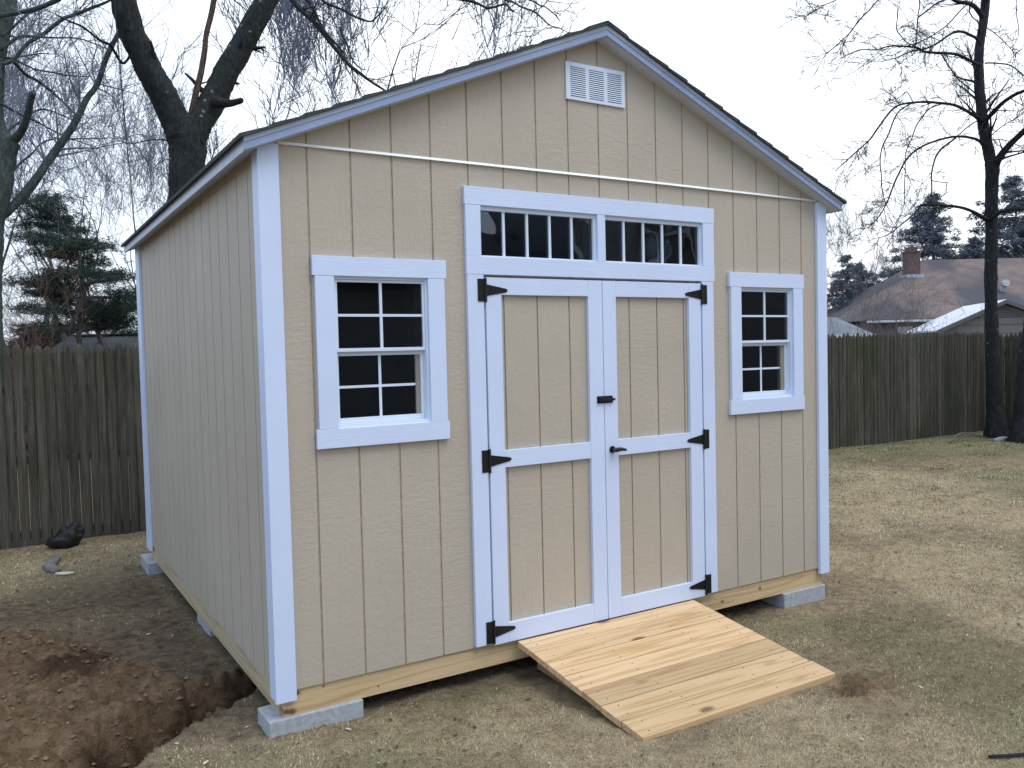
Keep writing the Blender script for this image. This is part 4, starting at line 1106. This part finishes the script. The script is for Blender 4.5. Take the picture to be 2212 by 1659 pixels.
sp2 = conifer_proto('spruce', 43, 11, 8.4, SPRUCE, 13, .2, .4)
def place(src, first, X, dep, H, label, rot, cat, group):
    if first: r = src
    else:
        r = src.copy(); col.objects.link(r)
        for ch in list(src.children):
            c = ch.copy(); col.objects.link(c); c.parent = r
    r.location = plan((X-CX)/FPX*dep, dep, -.25); s = H/11; r.scale = (s, s, s); r.rotation_euler = (0, 0, rot); tag(r, label, cat, group)
GS = 'evergreens beyond the right fence'
place(sp, True, 2018, 62, 12.6, 'tall bluish spruce standing behind the chimney of the brown-roofed house', 0, 'spruce', GS)
place(sp2, True, 2196, 60, 13.4, 'tall spruce behind the roof ridge, right of the dark tree trunk', 1, 'spruce', GS)
place(sp, False, 2108, 66, 9.8, 'shorter spruce seen left of the dark tree trunk above the roof', 2, 'spruce', GS)
place(sp2, False, 1833, 50, 7.0, 'dark rounded conifer near the shed corner with a pointed top', 2.6, 'conifer', GS)
place(sp, False, 1862, 54, 6.9, 'second dark conifer top right of the rounded one near the shed corner', 4, 'conifer', GS)
place(sp2, False, 2262, 57, 11.5, 'spruce cut by the right edge above the brown roof', 4.4, 'spruce', GS)

# shrubs
def shrub(name, label, X, dep, w, h, n, mat, seed, group='bare brush beyond the fences'):
    rnd = random.Random(seed); S = Segs(); org = plan((X-CX)/FPX*dep, dep, -.25)
    root = empty(name, org); tag(root, label, 'shrub', group)
    for i in range(n):
        a = rnd.uniform(0, 6.28); r = w*.5*math.sqrt(rnd.random()); p = org+Vector((math.cos(a)*r, math.sin(a)*r, 0))
        twig(S, rnd, p, Vector((rnd.gauss(0, .28), rnd.gauss(0, .28), 1)), h*rnd.uniform(.6, 1.05), .012, 3, .22, .03, 2, .0028)
    S.mesh('stems', mat, root, org)
shrub('bare_shrub', 'grey tangle of bare brush beside the shed corner above the fence', 1835, 24, 3.4, 3.0, 26, TWIG_SH, 51)
shrub('bare_shrub', 'low bare brush in front of the brown roofed house', 1935, 21, 2.6, 2.4, 16, TWIG_SH, 52)
shrub('bare_shrub', 'taller grey brush mass behind, below the dark conifers', 1850, 40, 6.0, 4.6, 24, TWIG_SH, 53)
shrub('bare_shrub', 'sparse bare sapling crossing the pale garage roof', 2065, 19, 1.6, 2.5, 6, TWIG_SH, 54)
shrub('bare_shrub', 'reddish brown brush above the fence at the left edge', 12, 13, 1.6, 2.3, 30, TWIG_RD, 55)
shrub('bare_shrub', 'brown brush between the left edge and the pine', 60, 16, 1.6, 1.9, 16, TWIG_RD, 56)
shrub('bare_shrub', 'brush at the back fence left of the shingled shed roof', -70, 12, 2.0, 2.4, 20, TWIG_RD, 57)

for i, (X, dp, w_, h_) in enumerate(((-30, 30, 5, 4.2), (60, 34, 5, 4.6), (150, 31, 5, 3.9), (235, 35, 5, 4.3), (300, 32, 4, 3.6))):
    shrub('bare_shrub', ['far grey brush at the left edge behind the pine', 'second far brush mass from the left edge', 'far brush behind the white pine trunk', 'far brush right of the white pine trunk', 'far brush beside the back corner of the shed'][i], X, dp, w_, h_, 30, TWIG_SH, 60+i)
yw = conifer_proto('yew_bush', 47, 2.0, 1.3, SPRUCE2, 60, .1, .3)
yw.location = plan((108-CX)/FPX*17.5, 17.5, -.25); yw.scale = (1.2, .8, 1.15); tag(yw, 'low dark yew bush behind the left fence beside the old shed roof', 'yew bush')
# ------------------------------------------------------------------ cable
mb = MB(); pts = [(248, -30), (250, 43), (260, 150), (273, 300), (283, 400), (292, 505), (300, 620)]
o0 = at(300, 620, 12.0); o0.z = -.25
mb.tube([at(X, Y, 9.4+.45*i)-o0 for i, (X, Y) in enumerate(pts)], [.008]*7, 5)
o = mb.build('cable', CABLE); o.location = o0; tag(o, 'thin grey cable hanging from above between the left branch and the forked tree', 'cable')

# ------------------------------------------------------------------ neighbours' buildings
def frame_root(name, lat, dep, ang, z, label, cat='house'):
    r = empty(name, plan(lat, dep, z)); r.rotation_euler = (0, 0, -YAW+ang); tag(r, label, cat); return r
# brown hip roof house: local x = lateral, y = depth, z up from ground
hb = frame_root('house', 17.75, 42, 0, -.25, 'brown hip-roofed house with a brick chimney beyond the right fence')
m = MB(); m.box(.5, 20, .6, 9.6, 0, 2.75); m.build('wall', WALL_GREY, hb)
rm = MB(); ze, zr_ = 2.86, 6.25
E0, E1, E2, E3 = (0, 0, ze), (21, 0, ze), (21, 10.2, ze), (0, 10.2, ze); K0, K1 = (5.2, 5.1, zr_), (16.5, 5.1, zr_)
rm.add([E0, E1, E2, E3, K0, K1, (0, 0, ze-.02), (21, 0, ze-.02), (21, 10.2, ze-.02), (0, 10.2, ze-.02)], [(0, 1, 5, 4), (1, 2, 5), (2, 3, 4, 5), (3, 0, 4), (9, 8, 7, 6), (0, 6, 7, 1), (1, 7, 8, 2), (2, 8, 9, 3), (3, 9, 6, 0)])
ro = rm.build('roof', ROOF_BROWN, hb)
m = MB(); m.box(3.75, 4.40, 3.6, 4.3, 4.6, 6.55); m.box(3.70, 4.45, 3.55, 4.35, 6.55, 6.63); m.box(3.85, 4.30, 3.7, 4.2, 6.63, 6.85); ch = m.build('chimney', BRICK, ro)
m = MB(); m.box(3.66, 4.55, 3.5, 4.4, 5.0, 5.35); m.build('chimney_flashing', simple('lead_flashing', (.35, .42, .52), .4), ch)
m = MB(); m.box(3.80, 4.36, 3.66, 4.25, 6.93, 6.97); m.build('chimney_cap', WHITEP, ch)
m = MB(); m.cyl((8.0, 2.2, 4.2), (8.0, 2.0, 4.62), .16, .16, 10); m.cyl((8.0, 2.0, 4.62), (7.95, 1.75, 4.66), .2, .18, 10); m.build('roof_vent', simple('vent_grey', (.4, .44, .5), .5), ro)
m = MB(); m.box(-.05, 21, -.12, -.01, ze-.14, ze-.03); m.build('gutter', WHITEP, hb)
m = MB(); m.box(1.75, 2.5, .5, .595, .2, 2.5); m.build('door_frame', WHITEP, hb)
m = MB(); m.box(2.52, 3.1, .42, .595, .2, 2.45); m.build('door', ORANGE, hb)
# pale roofed garage: gable facing the yard
ga_ = frame_root('garage', 15.35, 30, -math.radians(14)*1, -.25, 'small taupe garage with a pale sheet roof and louvered gable beyond the right fence', 'garage')
hw, LL, ez, pz = 1.97, 5.0, 2.17, 3.07
gm = MB(); gm.prism([(0.1, 0), (2*hw-.1, 0), (2*hw-.1, ez-.02), (hw, pz-.10), (.1, ez-.02)], 0, LL-.1); gm.build('wall', WALL_TAUPE, ga_)
for k, zz in enumerate((1.95, 2.25, 2.5)):
    c = MB(); hwz = (hw-.14) if zz < ez else (pz-.14-zz)/(pz-ez)*hw
    c.box(hw-hwz, hw+hwz, -.014, -.001, zz, zz+.02); c.build('lap_board', WALL_GREY, ga_)
g2 = MB(); g2.box(hw-.35, hw+1.2, -.010, -.001, 1.4, 1.93); g2.build('lap_board', WALL_OLIVE, ga_)
lvr = MB(); s0 = pz-.16
for k in range(5):
    z = s0-.10-k*.075; hh = (pz-.16-z)/(pz-ez)*hw*.62; lvr.box(hw-hh, hw+hh, -.03, -.002, z, z+.045)
lvr.build('louver_vent', WALL_GREY, ga_)
rr_ = MB()
for s in (0, 1):
    q = [(-.25, -.25, ez-.11), (hw, -.25, pz), (hw, LL+.1, pz), (-.25, LL+.1, ez-.11)]
    q = q+[(a, b, c+.06) for a, b, c in q]
    if s: q = [(2*hw-a, b, c) for a, b, c in q]; q = [q[1], q[0], q[3], q[2], q[5], q[4], q[7], q[6]]
    rr_.hexa(q)
gro = rr_.build('roof', METALROOF, ga_)
rk = MB()
for s in (0, 1):
    A = [(-.25, ez-.20), (hw, pz-.09), (hw, pz+.05), (-.25, ez-.06)]
    if s: A = [(2*hw-x, z) for x, z in A][::-1]
    rk.prism(A, -.30, -.252)
rk.build('barge_board', simple('barge_dark', (.11, .11, .12), .7), gro)
# low grey-roofed outbuilding next to the shed corner
ob = frame_root('outbuilding', 12.2, 36, 0, -.25, 'low grey-roofed outbuilding with reddish wall glimpsed right of the shed corner', 'outbuilding')
m = MB(); m.box(.2, 3.0, .2, 4, 0, 1.95); m.build('wall', simple('reddish_wall', (.16, .075, .06), .8), ob)
m = MB(); m.hexa([(0, 0, 2.02), (3.35, 0, 2.02), (2.7, 2.6, 2.85), (0, 2.6, 3.1), (0, 0, 2.08), (3.35, 0, 2.08), (2.7, 2.6, 2.92), (0, 2.6, 3.17)]); m.build('roof', ROOF_GREY, ob)
m = MB(); m.box(0, 3.35, -.1, -.01, 1.98, 2.1); m.build('gutter', WHITEP, ob)
# neighbour shed behind the left fence
ns_ = frame_root('neighbour_shed', (98-CX)/FPX*16, 16, .05, -.25, 'old shed with a dark shingled roof peeking over the left fence below the pine', 'shed')
m = MB(); m.box(.05, 3.5, .1, 2.3, 0, 1.75); m.build('wall', WALL_GREY, ns_)
m = MB(); m.hexa([(-.15, -.1, 1.72), (3.7, -.1, 1.72), (3.7, 1.1, 2.20), (0, 1.1, 2.20), (-.15, -.1, 1.78), (3.7, -.1, 1.78), (3.7, 1.1, 2.26), (0, 1.1, 2.26)])
m.hexa([(0, 1.1, 2.20), (3.7, 1.1, 2.20), (3.7, 2.4, 1.70), (-.1, 2.4, 1.70), (0, 1.1, 2.26), (3.7, 1.1, 2.26), (3.7, 2.4, 1.76), (-.1, 2.4, 1.76)])
m.box(.1, 3.7, 1.0, 1.2, 2.255, 2.285); m.build('roof', ROOF_DARK, ns_)
# house behind the photographer, mirrored in the panes
nh = empty('neighbour_house', (3.0, -10.5, -.2)); tag(nh, 'grey clapboard house mirrored in the shed window panes', 'house')
m = MB(); m.box(-.5, 6.3, -6, 0, 0, 3.1); m.box(6.3, 18, -3, 0, 0, 5.9); m.box(-5.5, -.5, -6, -1.5, 0, 2.7); m.build('wall', LAP, nh)
m = MB(); m.hexa([(-.9, .35, 3.0), (6.3, .35, 3.0), (6.3, -3, 4.3), (-.9, -3, 4.3), (-.9, .35, 3.12), (6.3, .35, 3.12), (6.3, -3, 4.42), (-.9, -3, 4.42)])
m.hexa([(6.1, .4, 5.8), (18.4, .4, 5.8), (18.4, -1.5, 7.0), (6.1, -1.5, 7.0), (6.1, .4, 5.95), (18.4, .4, 5.95), (18.4, -1.5, 7.15), (6.1, -1.5, 7.15)])
m.hexa([(-5.8, -1.2, 2.6), (-.5, -1.2, 2.6), (-.5, -4, 3.8), (-5.8, -4, 3.8), (-5.8, -1.2, 2.7), (-.5, -1.2, 2.7), (-.5, -4, 3.9), (-5.8, -4, 3.9)])
m.build('roof', ROOF_DARK, nh)
m = MB(); m.box(8.3, 8.4, .01, .05, 2.9, 4.4); m.box(9.4, 9.5, .01, .05, 2.9, 4.4); m.box(8.4, 9.4, .01, .05, 4.3, 4.4); m.box(8.4, 9.4, .01, .05, 2.9, 3.0); m.build('window_frame', WHITEP, nh)
gt = MB(); gt.box(6.3, 6.42, .01, .12, 0, 5.8); gt.build('corner_board', WHITEP, nh)

# ------------------------------------------------------------------ small yard things
def gz1(x, y): return float(gheight(np.array([x]), np.array([y]))[0])
# black bag by the fence
bm_ = bpy.data.meshes.new('black_bag'); vs = []; fs = []; nu, nv = 32, 22
for j in range(nv+1):
    t = math.pi*j/nv
    for i in range(nu):
        a = 2*math.pi*i/nu; x = math.cos(a)*math.sin(t); y = math.sin(a)*math.sin(t); z = math.cos(t)
        k = 1+.20*mnoise.noise(Vector((x*2, y*2, z*2)))+.06*mnoise.noise(Vector((x*6, y*6, z*6)))
        X = x*.155*k; Y = y*.11*k; Z = max((z*.5+.45)*.20*k*(1+.38*x), 0)
        vs.append((X, Y, Z))
for j in range(nv):
    for i in range(nu): fs.append((j*nu+i, j*nu+(i+1) % nu, (j+1)*nu+(i+1) % nu, (j+1)*nu+i))
bm_.from_pydata(vs, [], fs); bm_.materials.append(BAG); bm_.polygons.foreach_set('use_smooth', [True]*len(fs)); bm_.update()
bg = bpy.data.objects.new('black_bag', bm_); col.objects.link(bg); bg.location = (-.53, 4.96, gz1(-.53, 4.96)-.01); bg.rotation_euler = (0, .0, -.3)
tag(bg, 'crumpled black plastic bag lying on the grass in front of the left fence', 'bag')
def log(name, pts, rad, mat, label, cat, flat=.6):
    o0 = Vector(pts[0]); mb = MB(); path, rr = smooth_path([(*p, r) for p, r in zip(pts, rad)], 5)
    mb.tube([(p-o0) for p in path], rr, 10, .35); o = mb.build(name, mat, smooth=True); o.location = o0; o.scale = (1, 1, flat); tag(o, label, cat); return o
gzz = lambda x, y, d=0: (x, y, gz1(x, y)+d)
LOGM = simple('weathered_wood', (.17, .15, .145), .9, var=.35, scale=14, bs=.8, bsc=40, bd=.01)
log('log', [gzz(-.63, 4.55, .01), gzz(-.67, 4.35, .01), gzz(-.70, 4.15, .012), gzz(-.66, 3.98, .01)], [.035, .05, .052, .04], LOGM, 'weathered grey log half sunk in the grass below the black bag', 'log')
log('wood_scrap', [gzz(-.66, 3.93, .012), gzz(-.60, 3.88, .016), gzz(-.54, 3.86, .012)], [.02, .035, .022], simple('pale_split_wood', (.48, .43, .36), .8), 'pale split scrap of wood at the near end of the grey log', 'wood scrap', .5)
log('stick', [gzz(2.27, -1.86, .010), gzz(2.45, -1.96, .013), gzz(2.65, -2.10, .012), gzz(2.83, -2.22, .010)], [.006, .009, .008, .007], TWIG, 'short dark stick on the lawn at the bottom right corner', 'stick', 1)
log('stick', [(12.05, 4.2, gz1(12, 4.2)+.02), (12.6, 4.3, gz1(12.6, 4.3)+.14), (13.0, 4.1, gz1(13, 4.1)+.04)], [.012, .012, .01], TWIG_SH, 'curved fallen twig at the foot of the dark tree by the right fence', 'stick', 1)
st = log('stone', [gzz(12.9, 3.95, .02), gzz(13.05, 3.92, .03), gzz(13.2, 3.9, .02)], [.04, .08, .05], CONC, 'small pale stone on the grass at the foot of the dark tree', 'stone', .7)

# ------------------------------------------------------------------ light
SUN_EL, SUN_AZ = math.radians(62), math.radians(158)      # azimuth measured from +y towards +x
world = bpy.data.worlds.new('World'); sc.world = world; world.use_nodes = True
nt = world.node_tree; nt.nodes.clear()
wo = nt.nodes.new('ShaderNodeOutputWorld'); bgn = nt.nodes.new('ShaderNodeBackground'); nt.links.new(bgn.outputs[0], wo.inputs[0])
sky = nt.nodes.new('ShaderNodeTexSky'); sky.sky_type = 'NISHITA'; sky.sun_disc = False; sky.sun_elevation = SUN_EL; sky.sun_rotation = SUN_AZ
sky.air_density = 1.2; sky.dust_density = 3.0; sky.ozone_density = 1.5
tc = nt.nodes.new('ShaderNodeTexCoord')
cl = noise(nt, tc.outputs['Generated'], 1.3, 4, .5)
dv = N(nt, 'ShaderNodeVectorMath', operation='DOT_PRODUCT'); nt.links.new(tc.outputs['Generated'], dv.inputs[0]); dv.inputs[1].default_value = (.90, .38, .12)
sp_ = ramp(nt, dv.outputs['Value'], [(.0, (7.4, 8.8, 10.8)), (.45, (8.9, 9.9, 11.2)), (.75, (11.6, 12.1, 12.6))]).outputs[0]
cc = ramp(nt, cl, [(.35, (.90, .93, 1.0)), (.65, (1.08, 1.07, 1.05))]).outputs[0]
ov = mixc(nt, 1.0, sp_, cc, 'MULTIPLY')
mx = mixc(nt, .82, sky.outputs[0], ov)
nt.links.new(mx, bgn.inputs[0]); bgn.inputs[1].default_value = .105
sl = bpy.data.lights.new('sun', 'SUN'); sl.energy = 1.2; sl.angle = math.radians(35); sl.color = (1, .96, .9)
so = bpy.data.objects.new('sun', sl); col.objects.link(so)
sd = Vector((math.sin(SUN_AZ)*math.cos(SUN_EL), math.cos(SUN_AZ)*math.cos(SUN_EL), math.sin(SUN_EL)))
so.location = (2, -4, 8); so.rotation_euler = (-sd).to_track_quat('-Z', 'Y').to_euler()

vs_ = sc.view_settings; vs_.view_transform = 'Standard'; vs_.look = 'None'; vs_.exposure = 0.32; vs_.gamma = 1
sc.cycles.use_denoising = True
sc.cycles.max_bounces = 8; sc.cycles.transparent_max_bounces = 16
try: sc.cycles.denoiser = 'OPENIMAGEDENOISE'
except Exception: pass
